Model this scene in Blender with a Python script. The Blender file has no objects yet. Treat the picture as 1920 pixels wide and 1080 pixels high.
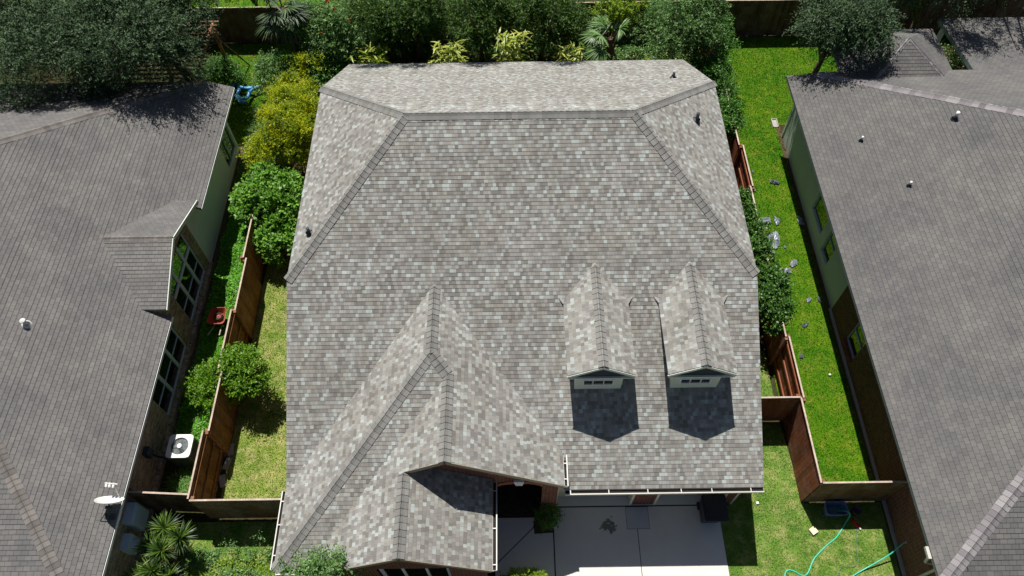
import bpy, math, random
import numpy as np
from mathutils import Vector, Matrix
random.seed(7)
C = bpy.context.scene.collection
# ---------------------------------------------------------------- camera, sky, sun, exposure
cam_d = bpy.data.cameras.new('camera'); cam = bpy.data.objects.new('camera', cam_d); C.objects.link(cam)
cam_d.sensor_width = 36; cam_d.lens = 36*1391.9/1920; cam_d.clip_end = 2000; cam_d.clip_start = .1
_r = Vector((0.99990545, -0.01131926, -0.00780839)); _u = Vector((0.01374121, 0.84414685, 0.53593588)); _f = Vector((-0.00052503, 0.5359925, -0.84422258))
cam.matrix_world = Matrix(((_r.x, _u.x, -_f.x, 0), (_r.y, _u.y, -_f.y, 0), (_r.z, _u.z, -_f.z, 22.479), (0, 0, 0, 1)))
bpy.context.scene.camera = cam
SUN_EL, SUN_AZ = math.radians(65.2), math.radians(-16)          # azimuth from +y towards +x
sdir = Vector((math.sin(SUN_AZ)*math.cos(SUN_EL), math.cos(SUN_AZ)*math.cos(SUN_EL), math.sin(SUN_EL)))
world = bpy.data.worlds.new('World'); bpy.context.scene.world = world; world.use_nodes = True
wn = world.node_tree.nodes; sky = wn.new('ShaderNodeTexSky'); sky.sky_type = 'NISHITA'; sky.sun_disc = False
sky.sun_elevation = SUN_EL; sky.sun_rotation = SUN_AZ
world.node_tree.links.new(sky.outputs[0], wn['Background'].inputs[0]); wn['Background'].inputs[1].default_value = .042
sl = bpy.data.lights.new('sun', 'SUN'); sl.energy = 4.9; sl.angle = math.radians(.5); sl.color = (1, .975, .935)
so = bpy.data.objects.new('sun', sl); C.objects.link(so); so.rotation_euler = sdir.to_track_quat('Z', 'Y').to_euler()
vs = bpy.context.scene.view_settings; vs.view_transform = 'Standard'; vs.look = 'None'; vs.exposure = .24; vs.gamma = 1

# ---------------------------------------------------------------- node helpers
def lin(c): return tuple(((v/255)/12.92 if v/255 <= .04045 else ((v/255+.055)/1.055)**2.4) for v in c)
class NT:
    def __init__(s, name, rough=.8, spec=.3):
        s.m = bpy.data.materials.new(name); s.m.use_nodes = True; s.t = s.m.node_tree; s.n = s.t.nodes
        s.b = s.n['Principled BSDF']; s.b.inputs['Roughness'].default_value = rough; s.b.inputs['Specular IOR Level'].default_value = spec
    def node(s, ty, ins={}, **pr):
        n = s.n.new('ShaderNode'+ty)
        for k, v in pr.items(): setattr(n, k, v)
        for k, v in ins.items():
            if isinstance(v, bpy.types.NodeSocket): s.t.links.new(v, n.inputs[k])
            else: n.inputs[k].default_value = v
        return n
    def math(s, op, a, b=0., c=0.):
        return s.node('Math', {0: a, 1: b, 2: c}, operation=op).outputs[0]
    def ramp(s, fac, stops, interp='LINEAR'):
        n = s.node('ValToRGB', {0: fac}); cr = n.color_ramp; cr.interpolation = interp
        while len(cr.elements) < len(stops): cr.elements.new(.5)
        for e, (p, c) in zip(cr.elements, stops): e.position = p; e.color = (*c, 1) if len(c) == 3 else c
        return n.outputs[0]
    def mix(s, f, a, b, mode='MIX'):
        n = s.n.new('ShaderNodeMix'); n.data_type = 'RGBA'; n.blend_type = mode
        for i, v in ((0, f), (6, a), (7, b)):
            if isinstance(v, bpy.types.NodeSocket): s.t.links.new(v, n.inputs[i])
            else: n.inputs[i].default_value = v if i == 0 else (*v[:3], 1)
        return n.outputs[2]
    def noise(s, vec, scale, detail=3, rough=.55, out=0):
        i = {'Scale': scale, 'Detail': detail, 'Roughness': rough}
        if vec is not None: i['Vector'] = vec
        return s.node('TexNoise', i).outputs[out]
    def pos(s): return s.node('NewGeometry').outputs['Position']
    def uv(s): return s.node('UVMap').outputs[0]
    def col(s, c):
        if isinstance(c, bpy.types.NodeSocket): s.t.links.new(c, s.b.inputs['Base Color'])
        else: s.b.inputs['Base Color'].default_value = (*c, 1)
    def bump(s, h, dist=.01, strength=1.):
        n = s.node('Bump', {'Height': h, 'Distance': dist, 'Strength': strength}); s.t.links.new(n.outputs[0], s.b.inputs['Normal'])
def simple(name, c, rough=.7, var=.15, scale=6, spec=.3, metal=0):
    k = NT(name, rough, spec); c = lin(c)
    f = k.noise(k.pos(), scale, 4)
    k.col(k.mix(f, tuple(v*(1-var) for v in c), tuple(min(1, v*(1+var)) for v in c))); k.b.inputs['Metallic'].default_value = metal
    return k.m
def rowsum(k, row, mul): return k.math('MULTIPLY', row, mul)
def mat_architectural():
    k = NT('laminated_shingle', .92, .15); sep = k.node('SeparateXYZ', {0: k.uv()}); X, Y = sep.outputs[0], sep.outputs[1]
    row = k.math('FLOOR', Y)
    w = k.math('ADD', k.math('MULTIPLY', X, 1/.1), k.math('MULTIPLY', row, 17.317))
    v = k.node('TexVoronoi', {'W': w, 'Scale': 1., 'Randomness': .8}, voronoi_dimensions='1D')
    r = k.node('SeparateColor', {0: v.outputs['Color']})
    base = k.ramp(r.outputs[0], [(0, lin((123, 119, 114))), (.14, lin((140, 136, 131))), (.32, lin((134, 131, 127))), (.5, lin((148, 144, 137))), (.66, lin((152, 150, 145))), (.82, lin((160, 161, 156))), (.94, lin((169, 174, 170)))], 'CONSTANT')
    var = k.ramp(r.outputs[1], [(0, (.95, .96, .96)), (1, (1.05, 1.06, 1.05))])
    c = k.mix(1., base, var, 'MULTIPLY')
    gran = k.ramp(k.noise(k.pos(), 90, 3, .7), [(.3, (.84, .84, .84)), (.7, (1.13, 1.13, 1.13))])
    c = k.mix(1., c, gran, 'MULTIPLY')
    big = k.ramp(k.noise(k.pos(), .55, 4, .6), [(.33, (.9, .9, .885)), (.67, (1.07, 1.07, 1.07))])
    c = k.mix(1., c, big, 'MULTIPLY')
    st = k.node('Mapping', {'Vector': k.pos(), 'Scale': (2.2, .35, .35)})
    c = k.mix(1., c, k.ramp(k.noise(st.outputs[0], 1.6, 3, .6), [(.4, (.93, .92, .9)), (.6, (1.03, 1.03, 1.03))]), 'MULTIPLY')
    e = k.node('TexVoronoi', {'W': w, 'Scale': 1., 'Randomness': .8}, voronoi_dimensions='1D', feature='DISTANCE_TO_EDGE')
    ed = k.math('LESS_THAN', e.outputs[0], .035)
    c = k.mix(k.math('MULTIPLY', ed, .35), c, lin((70, 66, 66)))
    k.col(c); h = k.math('ADD', k.math('MULTIPLY', r.outputs[2], .6), k.math('MULTIPLY', k.noise(k.pos(), 120, 2), .5))
    k.bump(h, .004, .7); return k.m
def mat_threetab(name, dark, light, tint):
    k = NT(name, .93, .12); sep = k.node('SeparateXYZ', {0: k.uv()}); X, Y = sep.outputs[0], sep.outputs[1]
    row = k.math('FLOOR', Y)
    u = k.math('ADD', k.math('MULTIPLY', X, 1/.19), k.math('MULTIPLY', row, .5))
    cell = k.math('FLOOR', u); fr = k.math('FRACT', u)
    rnd = k.node('TexWhiteNoise', {'Vector': k.node('CombineXYZ', {0: cell, 1: row}).outputs[0]}).outputs[0]
    c = k.ramp(rnd, [(0, lin(dark)), (.5, lin(tuple((a+b)/2 for a, b in zip(dark, light)))), (1, lin(light))])
    c = k.mix(1., c, k.ramp(k.noise(k.pos(), 85, 3, .7), [(.3, (.8, .8, .8)), (.7, (1.16, 1.16, 1.15))]), 'MULTIPLY')
    mp = k.node('Mapping', {'Vector': k.pos(), 'Scale': (1, .8, 1)})
    c = k.mix(1., c, k.ramp(k.noise(mp.outputs[0], .5, 6, .65), [(.34, (.84, .85, .87)), (.66, (1.13, 1.11, 1.07))]), 'MULTIPLY')
    mq = k.node('Mapping', {'Vector': k.pos(), 'Scale': (.5, 1.6, 1), 'Rotation': (0, 0, .45)})
    c = k.mix(1., c, k.ramp(k.noise(mq.outputs[0], .8, 5, .6), [(.36, (.93, .93, .935)), (.64, (1.06, 1.055, 1.045))]), 'MULTIPLY')
    c = k.mix(k.ramp(k.noise(k.pos(), 1.3, 5, .7), [(.56, (0, 0, 0)), (.75, (1, 1, 1))]), c, k.mix(.35, c, lin(tint)))
    slot_shade = k.math('LESS_THAN', fr, .07)  # tab slots: the shade inside the cutouts is put into the colour
    c = k.mix(k.math('MULTIPLY', slot_shade, .6), c, lin((58, 54, 52)))
    k.col(c); k.bump(k.noise(k.pos(), 110, 2), .004, .6); return k.m
def mat_brick(name, c1, c2, mortar, sx=1.0):
    k = NT(name, .9, .15); b = k.node('TexBrick', {'Vector': k.uv(), 'Color1': (*lin(c1), 1), 'Color2': (*lin(c2), 1), 'Mortar': (*lin(mortar), 1), 'Scale': 1., 'Mortar Size': .007, 'Brick Width': .2, 'Row Height': .067, 'Bias': -.2})
    c = k.mix(1., b.outputs[0], k.ramp(k.noise(k.pos(), 9, 4, .7), [(.25, (.55, .55, .55)), (.75, (1.35, 1.32, 1.3))]), 'MULTIPLY')
    k.col(c); k.bump(k.math('SUBTRACT', 1., b.outputs[1]), .008, .8); return k.m
def mat_wood(name, a, b, grey=.0):
    k = NT(name, .85, .2); isl = k.node('NewGeometry').outputs['Random Per Island']
    c = k.ramp(isl, [(0, lin(a)), (1, lin(b))])
    mp = k.node('Mapping', {'Vector': k.pos(), 'Scale': (14, 14, 1.2)})
    c = k.mix(1., c, k.ramp(k.noise(mp.outputs[0], 3, 4, .65), [(.3, (.68, .66, .64)), (.7, (1.2, 1.18, 1.15))]), 'MULTIPLY')
    c = k.mix(k.ramp(k.noise(k.pos(), 1.7, 4, .7), [(.45, (0, 0, 0)), (.75, (grey*1.6, grey*1.6, grey*1.6))]), c, lin((150, 142, 132)))
    c = k.mix(1., c, k.ramp(k.noise(k.pos(), 3.3, 4, .7), [(.3, (.72, .7, .68)), (.7, (1.15, 1.15, 1.15))]), 'MULTIPLY')
    k.col(c); return k.m
def mat_leaf(name, cols, rough=.5, trans=.3, patch=None):
    k = NT(name, rough, .35); sep = k.node('SeparateXYZ', {0: k.uv()})
    n = len(cols); c = k.ramp(sep.outputs[0], [(i/(n-1), lin(x)) for i, x in enumerate(cols)])
    c = k.mix(1., c, k.ramp(sep.outputs[1], [(0, (.7, .7, .7)), (1, (1.25, 1.25, 1.25))]), 'MULTIPLY')
    if patch: c = k.mix(k.ramp(k.noise(k.pos(), patch[1], 3), [(.45, (0, 0, 0)), (.62, (1, 1, 1))]), c, k.mix(.75, c, lin(patch[0])))
    k.col(c)
    tr = k.node('BsdfTranslucent', {'Color': c}); mx = k.node('MixShader', {0: trans, 1: k.b.outputs[0], 2: tr.outputs[0]})
    k.t.links.new(mx.outputs[0], k.n['Material Output'].inputs[0]); return k.m
def lawn_nodes(k, a, b, dry, dryamt):
    p = k.pos()
    c = k.mix(k.ramp(k.noise(p, .9, 4, .6), [(.38, (0, 0, 0)), (.62, (1, 1, 1))]), lin(a), lin(b))
    c = k.mix(k.ramp(k.noise(p, 2.6, 5, .7), [(.62-dryamt*.35, (0, 0, 0)), (.82-dryamt*.2, (1, 1, 1))]), c, lin(dry))
    return k.mix(1., c, k.ramp(k.noise(p, 26, 3, .7), [(.3, (.62, .62, .62)), (.7, (1.3, 1.3, 1.3))]), 'MULTIPLY')
def mat_lawn(name, a, b, dry, amt, blade=False):
    k = NT(name, .85, .15); c = lawn_nodes(k, a, b, dry, amt)
    if blade:
        sep = k.node('SeparateXYZ', {0: k.uv()})
        c = k.mix(1., c, k.ramp(sep.outputs[0], [(0, (.6, .66, .6)), (.8, (1.25, 1.2, 1.15)), (1, (1.6, 1.45, 1.5))]), 'MULTIPLY')
    k.col(c)
    if not blade: k.bump(k.noise(k.pos(), 40, 3), .03, .8)
    return k.m
M = {}
M['shingle'] = mat_architectural()
M['cap'] = simple('cap_shingle', (139, 133, 127), .93, .2, 40, .12)
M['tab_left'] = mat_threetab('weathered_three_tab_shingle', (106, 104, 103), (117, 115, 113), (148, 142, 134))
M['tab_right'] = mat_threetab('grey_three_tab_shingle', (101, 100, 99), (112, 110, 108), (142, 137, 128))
def mat_cap(name, lo, hi):
    k = NT(name, .93, .12); c = k.ramp(k.node('SeparateXYZ', {0: k.uv()}).outputs[0], [(0, lin(lo)), (1, lin(hi))])
    k.col(k.mix(1., c, k.ramp(k.noise(k.pos(), 60, 3, .7), [(.3, (.82, .82, .82)), (.7, (1.15, 1.15, 1.15))]), 'MULTIPLY')); return k.m
M['cap'] = mat_cap('cap_shingle', (122, 120, 115), (140, 138, 133)); M['cap_left'] = mat_cap('brown_cap_shingle', (104, 99, 95), (130, 124, 118)); M['cap_right'] = mat_cap('mixed_cap_shingle', (118, 112, 114), (156, 152, 151))
M['trim'] = simple('cream_trim_paint', (214, 208, 190), .6, .08); M['white'] = simple('white_paint', (236, 234, 228), .5, .06)
M['sage'] = simple('sage_paint', (214, 220, 206), .7, .06, 3); M['darkside'] = simple('dark_gable_siding', (52, 58, 66), .8, .2, 12)
M['gutter'] = simple('white_gutter_metal', (190, 187, 178), .4, .07, 5, .5); M['litter_shade'] = simple('leaf_litter', (44, 38, 32), .95, .5, 30)
M['brick'] = mat_brick('red_brick', (122, 66, 50), (92, 50, 42), (150, 138, 126)); M['brick_tan'] = mat_brick('mixed_tan_brick', (186, 162, 136), (104, 84, 72), (176, 168, 156))
M['brick_dark'] = mat_brick('dark_red_brick', (126, 76, 62), (82, 54, 46), (140, 126, 114))
M['siding_green'] = simple('sage_green_siding', (202, 206, 200), .8, .08, 2); M['siding_pale'] = simple('pale_green_siding', (228, 228, 226), .8, .08, 2)
k = NT('window_glass', .04, .9); k.col((.008, .012, .012)); k.b.inputs['IOR'].default_value = 1.8; M['glass'] = k.m
k = NT('concrete', .9, .2); p = k.pos()
c = k.mix(k.noise(p, 1.2, 6, .65), lin((206, 200, 190)), lin((224, 219, 208)))
c = k.mix(1., c, k.ramp(k.noise(p, 60, 3, .8), [(.3, (.9, .9, .9)), (.7, (1.05, 1.05, 1.05))]), 'MULTIPLY')
oil = k.node('Mapping', {'Vector': p, 'Location': (-2.77, -5.83, 0)})
d = k.node('VectorMath', {0: oil.outputs[0]}, operation='LENGTH').outputs['Value']
blot = k.math('MULTIPLY', k.math('LESS_THAN', k.math('ADD', d, k.math('MULTIPLY', k.noise(p, 7, 4, .7), .75)), .58), .75)
c = k.mix(blot, c, lin((70, 62, 54)))
c = k.mix(k.ramp(k.noise(p, 3.1, 6, .75), [(.62, (0, 0, 0)), (.78, (.35, .35, .35))]), c, lin((150, 138, 120)))
k.col(c); M['concrete'] = k.m
M['slab'] = simple('smooth_concrete_patch', (186, 188, 188), .85, .06, 5); M['joint'] = simple('joint_filler', (60, 56, 52), .9, .3)
M['tile'] = mat_brick('porch_paver', (86, 66, 56), (70, 54, 48), (48, 42, 38)); M['foundation'] = simple('foundation_concrete', (168, 164, 154), .9, .2, 8)
M['wood_red'] = mat_wood('reddish_stained_cedar', (120, 66, 44), (156, 94, 66), .2); M['wood_orange'] = mat_wood('brown_stained_cedar', (124, 82, 52), (160, 110, 74), .22)
M['wood_brown'] = mat_wood('weathered_brown_cedar', (108, 80, 56), (132, 100, 72), .35); M['wood_old'] = mat_wood('old_dark_cedar', (74, 56, 44), (104, 82, 66), .3)
M['wood_pale'] = mat_wood('bare_pale_wood', (176, 158, 140), (212, 196, 180), .3); M['wood_lumber'] = mat_wood('orange_lumber', (168, 108, 66), (196, 136, 90), .1)
k = NT('bare_soil', .95, .1); k.col(k.mix(k.noise(k.pos(), 5, 6, .7), lin((58, 48, 34)), lin((110, 96, 70)))); k.bump(k.noise(k.pos(), 20, 4), .03); M['soil'] = k.m
k = NT('ground_cover_soil', .95, .1); c = k.mix(k.ramp(k.noise(k.pos(), .35, 4), [(.4, (0, 0, 0)), (.6, (1, 1, 1))]), lin((60, 66, 34)), lin((70, 58, 42)))
k.col(k.mix(1., c, k.ramp(k.noise(k.pos(), 9, 5, .7), [(.3, (.6, .6, .6)), (.7, (1.3, 1.3, 1.3))]), 'MULTIPLY')); k.bump(k.noise(k.pos(), 20, 4), .03); M['ground'] = k.m
LAWN = {'dry': ((104, 132, 46), (130, 148, 62), (176, 168, 112), .55), 'lush': ((60, 108, 4), (84, 122, 10), (126, 134, 42), .36), 'front': ((84, 120, 40), (108, 138, 56), (160, 160, 98), .46)}
for n_, v in LAWN.items(): M['lawn_'+n_] = mat_lawn('lawn_'+n_, *v); M['blade_'+n_] = mat_lawn('grass_blade_'+n_, *v, blade=True)
M['bark'] = simple('bark', (92, 76, 60), .95, .35, 20)

# ---------------------------------------------------------------- mesh builder
class MB:
    def __init__(s): s.v = []; s.f = []; s.u = []; s.mi = []
    def face(s, pts, uv=None, mi=0):
        i = len(s.v); pts = [Vector(q) for q in pts]; s.v += pts; s.f.append(tuple(range(i, i+len(pts)))); s.mi.append(mi)
        if uv is None:
            n = Vector((0, 0, 0)); a = pts[0]
            for j in range(1, len(pts)-1): n += (pts[j]-a).cross(pts[j+1]-a)
            if abs(n.z) > .8*n.length: uv = [(q.x, q.y) for q in pts]
            else:
                e = Vector((-n.y, n.x, 0)); e = e.normalized() if e.length > 1e-9 else Vector((1, 0, 0)); uv = [(q.dot(e), q.z) for q in pts]
        s.u += uv
    def box(s, a, b, mi=0):
        x0, y0, z0 = a; x1, y1, z1 = b
        P = [(x0, y0, z0), (x1, y0, z0), (x1, y1, z0), (x0, y1, z0), (x0, y0, z1), (x1, y0, z1), (x1, y1, z1), (x0, y1, z1)]
        s.hexa(P, mi)
    def hexa(s, P, mi=0, shared=True):
        P = [Vector(q) for q in P]; i = len(s.v); s.v += P
        for f in ((3, 2, 1, 0), (4, 5, 6, 7), (0, 1, 5, 4), (1, 2, 6, 5), (2, 3, 7, 6), (3, 0, 4, 7)):
            s.f.append(tuple(i+j for j in f)); s.mi.append(mi); pts = [P[j] for j in f]
            n = (pts[1]-pts[0]).cross(pts[2]-pts[0])
            if abs(n.z) > .8*n.length: s.u += [(q.x, q.y) for q in pts]
            else:
                e = Vector((-n.y, n.x, 0)); e = e.normalized() if e.length > 1e-9 else Vector((1, 0, 0)); s.u += [(q.dot(e), q.z) for q in pts]
    def bar(s, A, B, w, h, up=(0, 0, 1), mi=0):
        A, B = Vector(A), Vector(B); d = (B-A).normalized(); r = d.cross(Vector(up))
        if r.length < 1e-5: r = d.cross(Vector((0, 1, 0)))
        r.normalize(); u = r.cross(d); r *= w/2; u *= h/2
        s.hexa([A-r-u, A+r-u, B+r-u, B-r-u, A-r+u, A+r+u, B+r+u, B-r+u], mi)
    def tube(s, pts, rad, seg=8, mi=0, cap=True):
        pts = [Vector(q) for q in pts]; rad = rad if isinstance(rad, (list, tuple)) else [rad]*len(pts); i0 = len(s.v); pr = None
        for k_, q in enumerate(pts):
            d = (pts[min(k_+1, len(pts)-1)]-pts[max(k_-1, 0)]).normalized()
            if pr is None: pr = d.orthogonal().normalized()
            pr = (pr-d*pr.dot(d)).normalized(); b = d.cross(pr)
            for j in range(seg):
                t = 2*math.pi*j/seg; s.v.append(q+(pr*math.cos(t)+b*math.sin(t))*rad[k_])
        for k_ in range(len(pts)-1):
            for j in range(seg):
                a = i0+k_*seg+j; b2 = i0+k_*seg+(j+1) % seg
                s.f.append((a, b2, b2+seg, a+seg)); s.mi.append(mi); s.u += [(j/seg, k_), ((j+1)/seg, k_), ((j+1)/seg, k_+1), (j/seg, k_+1)]
        if cap:
            for base, rev in ((i0, True), (i0+(len(pts)-1)*seg, False)):
                f = [base+j for j in range(seg)]; s.f.append(tuple(f[::-1] if rev else f)); s.mi.append(mi); s.u += [(0, 0)]*seg
    def lathe(s, c, prof, seg=20, axis=(0, 0, 1), mi=0):
        c = Vector(c); ax = Vector(axis).normalized(); a = ax.orthogonal().normalized(); b = ax.cross(a); i0 = len(s.v)
        for r, h in prof:
            for j in range(seg):
                t = 2*math.pi*j/seg; s.v.append(c+ax*h+(a*math.cos(t)+b*math.sin(t))*r)
        for k_ in range(len(prof)-1):
            for j in range(seg):
                p0 = i0+k_*seg+j; p1 = i0+k_*seg+(j+1) % seg; s.f.append((p0, p1, p1+seg, p0+seg)); s.mi.append(mi); s.u += [(0, 0)]*4
    def build(s, name, mats, parent=None, smooth=False):
        me = bpy.data.meshes.new(name); off = parent_loc(parent)
        me.from_pydata([tuple(q-off) for q in s.v], [], s.f)
        uvl = me.uv_layers.new(name='UVMap'); uvl.data.foreach_set('uv', np.array(s.u, dtype=np.float32).ravel())
        for m in (mats if isinstance(mats, (list, tuple)) else [mats]): me.materials.append(m)
        me.polygons.foreach_set('material_index', s.mi)
        if smooth: me.polygons.foreach_set('use_smooth', [True]*len(me.polygons))
        me.update(); o = bpy.data.objects.new(name, me); C.objects.link(o)
        if parent: o.parent = parent
        return o
def parent_loc(p):
    v = Vector((0, 0, 0))
    while p: v += p.location; p = p.parent
    return v
def tag(o, label=None, cat=None, group=None, kind=None):
    if label: o['label'] = label
    if cat: o['category'] = cat
    if group: o['group'] = group
    if kind: o['kind'] = kind
    return o
def thing(name, loc, label, cat, group=None):
    o = bpy.data.objects.new(name, None); C.objects.link(o); o.location = loc; o.empty_display_size = .3
    return tag(o, label, cat, group)
def struct(o): o['kind'] = 'structure'; return o
def npmesh(name, V, F, UV, mat, parent=None, smooth=False):     # V (n,3), F (m,k), UV per vertex (n,2)
    me = bpy.data.meshes.new(name); off = np.array(parent_loc(parent)); V = V-off; m, kk = F.shape
    me.vertices.add(len(V)); me.vertices.foreach_set('co', V.astype(np.float32).ravel())
    me.loops.add(m*kk); me.loops.foreach_set('vertex_index', F.astype(np.int32).ravel())
    me.polygons.add(m); me.polygons.foreach_set('loop_start', np.arange(0, m*kk, kk, dtype=np.int32))
    try: me.polygons.foreach_set('loop_total', np.full(m, kk, dtype=np.int32))
    except Exception: pass
    uvl = me.uv_layers.new(name='UVMap'); uvl.data.foreach_set('uv', UV[F.ravel()].astype(np.float32).ravel())
    me.materials.append(mat); me.update(calc_edges=True)
    if smooth: me.polygons.foreach_set('use_smooth', [True]*m)
    o = bpy.data.objects.new(name, me); C.objects.link(o)
    if parent: o.parent = parent
    return o

# ---------------------------------------------------------------- roofs
class Plane:
    def __init__(s, a, b, c):
        s.a, s.b, s.c = a, b, c; s.n = Vector((-a, -b, 1)).normalized(); g = math.hypot(a, b)
        s.U = Vector((a, b, g*g)).normalized(); s.E = s.U.cross(s.n).normalized(); s.w = s.n.dot(Vector((0, 0, c)))
    def z(s, x, y): return s.a*x+s.b*y+s.c
    def P(s, x, y, d=0): return Vector((x, y, s.z(x, y)))+s.n*d
def clip(poly, lo, hi):
    for sgn, lim in ((1, lo), (-1, -hi)):
        out = []
        for i in range(len(poly)):
            a, b = poly[i], poly[(i+1) % len(poly)]; da, db = sgn*a[1]-lim, sgn*b[1]-lim
            if da >= 0: out.append(a)
            if (da >= 0) != (db >= 0): t = da/(da-db); out.append((a[0]+(b[0]-a[0])*t, a[1]+(b[1]-a[1])*t))
        poly = out
        if len(poly) < 3: return []
    return poly
def shingle_face(mb, pl, polys, e=.106, t=.0085, seed=0, v0=None):
    uvp = [[(pl.P(x, y).dot(pl.E), pl.P(x, y).dot(pl.U)) for x, y in poly] for poly in polys]
    vmin = min(q[1] for poly in uvp for q in poly) if v0 is None else v0; vmax = max(q[1] for poly in uvp for q in poly)
    rs = random.Random(seed)
    j = 0
    while vmin+j*e < vmax:
        lo, hi = vmin+j*e, vmin+(j+1)*e; tt = t*rs.uniform(.8, 1.2)
        for poly in uvp:
            c = clip(poly, lo, hi)
            if not c: continue
            area = sum(c[i][0]*c[(i+1) % len(c)][1]-c[(i+1) % len(c)][0]*c[i][1] for i in range(len(c)))
            if abs(area) < 1e-6: continue
            def P3(q, l): return pl.E*q[0]+pl.U*q[1]+pl.n*(pl.w+l)
            pts = [P3(q, tt*(1-(q[1]-lo)/e)+.001) for q in c]; n = (pts[1]-pts[0]).cross(pts[-1]-pts[0])
            uv = [(q[0], j+seed*131+.04+.92*(q[1]-lo)/e) for q in c]
            if n.dot(pl.n) < 0: pts, uv = pts[::-1], uv[::-1]
            mb.face(pts, uv)
            for i in range(len(c)):
                a, b = c[i], c[(i+1) % len(c)]
                if abs(a[1]-lo) < 1e-6 and abs(b[1]-lo) < 1e-6 and abs(a[0]-b[0]) > 1e-4:
                    mb.face([P3(a, -.004), P3(b, -.004), P3(b, tt+.001), P3(a, tt+.001)], [(a[0], j+seed*131+.04), (b[0], j+seed*131+.04)]*1+[(b[0], j+seed*131+.04), (a[0], j+seed*131+.04)])
        j += 1
def deck(mb, pl, polys, top=.012, th=.13):
    for poly in polys:
        a = sum(poly[i][0]*poly[(i+1) % len(poly)][1]-poly[(i+1) % len(poly)][0]*poly[i][1] for i in range(len(poly)))
        q = poly if a > 0 else poly[::-1]
        T = [Vector((x, y, pl.z(x, y)-top)) for x, y in q]; B = [v-Vector((0, 0, th)) for v in T]
        mb.face(T); mb.face(B[::-1])
        for i in range(len(T)): k_ = (i+1) % len(T); mb.face([B[i], B[k_], T[k_], T[i]])
def caps(mb, A, B, p1, p2, w=.34, e=.165, t=.014):          # folded cap shingles from the low end A to the high end B
    A, B = Vector(A), Vector(B); D = (B-A); L = D.length; D.normalize(); N = (p1.n+p2.n).normalized(); S = []
    for p_ in (p1, p2):
        s_ = p_.n.cross(D).normalized()
        S.append(s_)
    if S[0].dot(p1.n.cross(p2.n).cross(D)) < 0: pass
    d12 = (p2.n-p1.n)
    for i, p_ in enumerate((p1, p2)):
        o = p_.n-(p2, p1)[i].n
        if S[i].dot(o) < 0: S[i] = -S[i]
    k_ = 0; s = 0
    while s < L-.02:
        s1 = min(s+e*1.25, L); r = random.random()
        for i, p_ in enumerate((p1, p2)):
            j = [random.uniform(-.008, .008) for _ in range(2)]
            def P(ss, side, l): return A+D*ss+N*(.018 if side == 0 else 0)+S[i]*(w/2*side)+p_.n*(l+.006)+N*(.006 if side < 1 else 0)
            rows = [(s, t*1.3), (s1, .002)]
            for a_, b_ in ((0, .35), (.35, 1)):
                q = [P(rows[0][0], a_, rows[0][1]), P(rows[0][0], b_+(j[0] if b_ == 1 else 0), rows[0][1]), P(rows[1][0], b_+(j[0] if b_ == 1 else 0), rows[1][1]), P(rows[1][0], a_, rows[1][1])]
                if (q[1]-q[0]).cross(q[3]-q[0]).dot(p_.n) < 0: q = q[::-1]
                mb.face(q, [(r, .5)]*4)
                mb.face([P(s, a_, -.01), P(s, b_, -.01), P(s, b_, rows[0][1]), P(s, a_, rows[0][1])], [(r*.3, .5)]*4)
            mb.face([P(s, 1, -.01), P(s1, 1, -.01), P(s1, 1, rows[1][1]), P(s, 1, rows[0][1])], [(r*.3, .5)]*4)
        s += e; k_ += 1
def gutter(parent, A, B, out, name='gutter', w=.12, h=.11, hang=.9, sub=True):
    A, B, out = Vector(A), Vector(B), Vector(out).normalized(); Z = Vector((0, 0, 1)); g = MB(); d = (B-A).normalized(); t = .008
    g.bar(A+out*t/2-Z*h/2, B+out*t/2-Z*h/2, t, h); g.bar(A+out*w/2-Z*h, B+out*w/2-Z*h, w, t)
    g.bar(A+out*w-Z*h*.45, B+out*w-Z*h*.45, t*1.5, h*.95); g.bar(A+out*(w+.004)+Z*.004, B+out*(w+.004)+Z*.004, .028, .014)
    for q in (A, B): g.bar(q-Z*h/2, q+out*w-Z*h/2, .006, h)
    n = max(1, int((B-A).length/hang))
    for i in range(n+1):
        q = A+(B-A)*((i+.3*random.random()+.1)/(n+.6)); g.bar(q+Z*.002, q+out*w+Z*.002, .025, .006)
    o = g.build(name, M['gutter'], parent)
    f = MB(); f.bar(A+d*.01+out*w/2-Z*(h*.7), B-d*.01+out*w/2-Z*(h*.7), w-.03, .03); f.build('leaf_litter', M['litter_shade'], o); return o  # dark trough floor: litter, with the gutter's inner shade in its colour
def wall_x(mb, x, y0, y1, z0, ztop, holes=(), depth=.09, face=1, n=1):       # wall in plane x = const; ztop a function of y or a number; holes (y0, y1, z0, z1)
    zt = ztop if callable(ztop) else (lambda y: ztop)
    ys = sorted({y0, y1, *[h[0] for h in holes], *[h[1] for h in holes], *[y0+(y1-y0)*i/n for i in range(n+1)]})
    for a, b in zip(ys, ys[1:]):
        hs = sorted([h for h in holes if h[0] <= a+1e-6 and h[1] >= b-1e-6], key=lambda h: h[2]); z = z0
        for h in hs:
            if h[2] > z: mb.face([(x, a, z), (x, b, z), (x, b, h[2]), (x, a, h[2])][::face])
            z = h[3]
        mb.face([(x, a, z), (x, b, z), (x, b, zt(b)), (x, a, zt(a))][::face])
    xi = x-depth*face
    for h in holes:
        mb.face([(x, h[0], h[2]), (xi, h[0], h[2]), (xi, h[1], h[2]), (x, h[1], h[2])]); mb.face([(x, h[0], h[3]), (xi, h[0], h[3]), (xi, h[1], h[3]), (x, h[1], h[3])])
        for y in (h[0], h[1]): mb.face([(x, y, h[2]), (xi, y, h[2]), (xi, y, h[3]), (x, y, h[3])])
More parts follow.
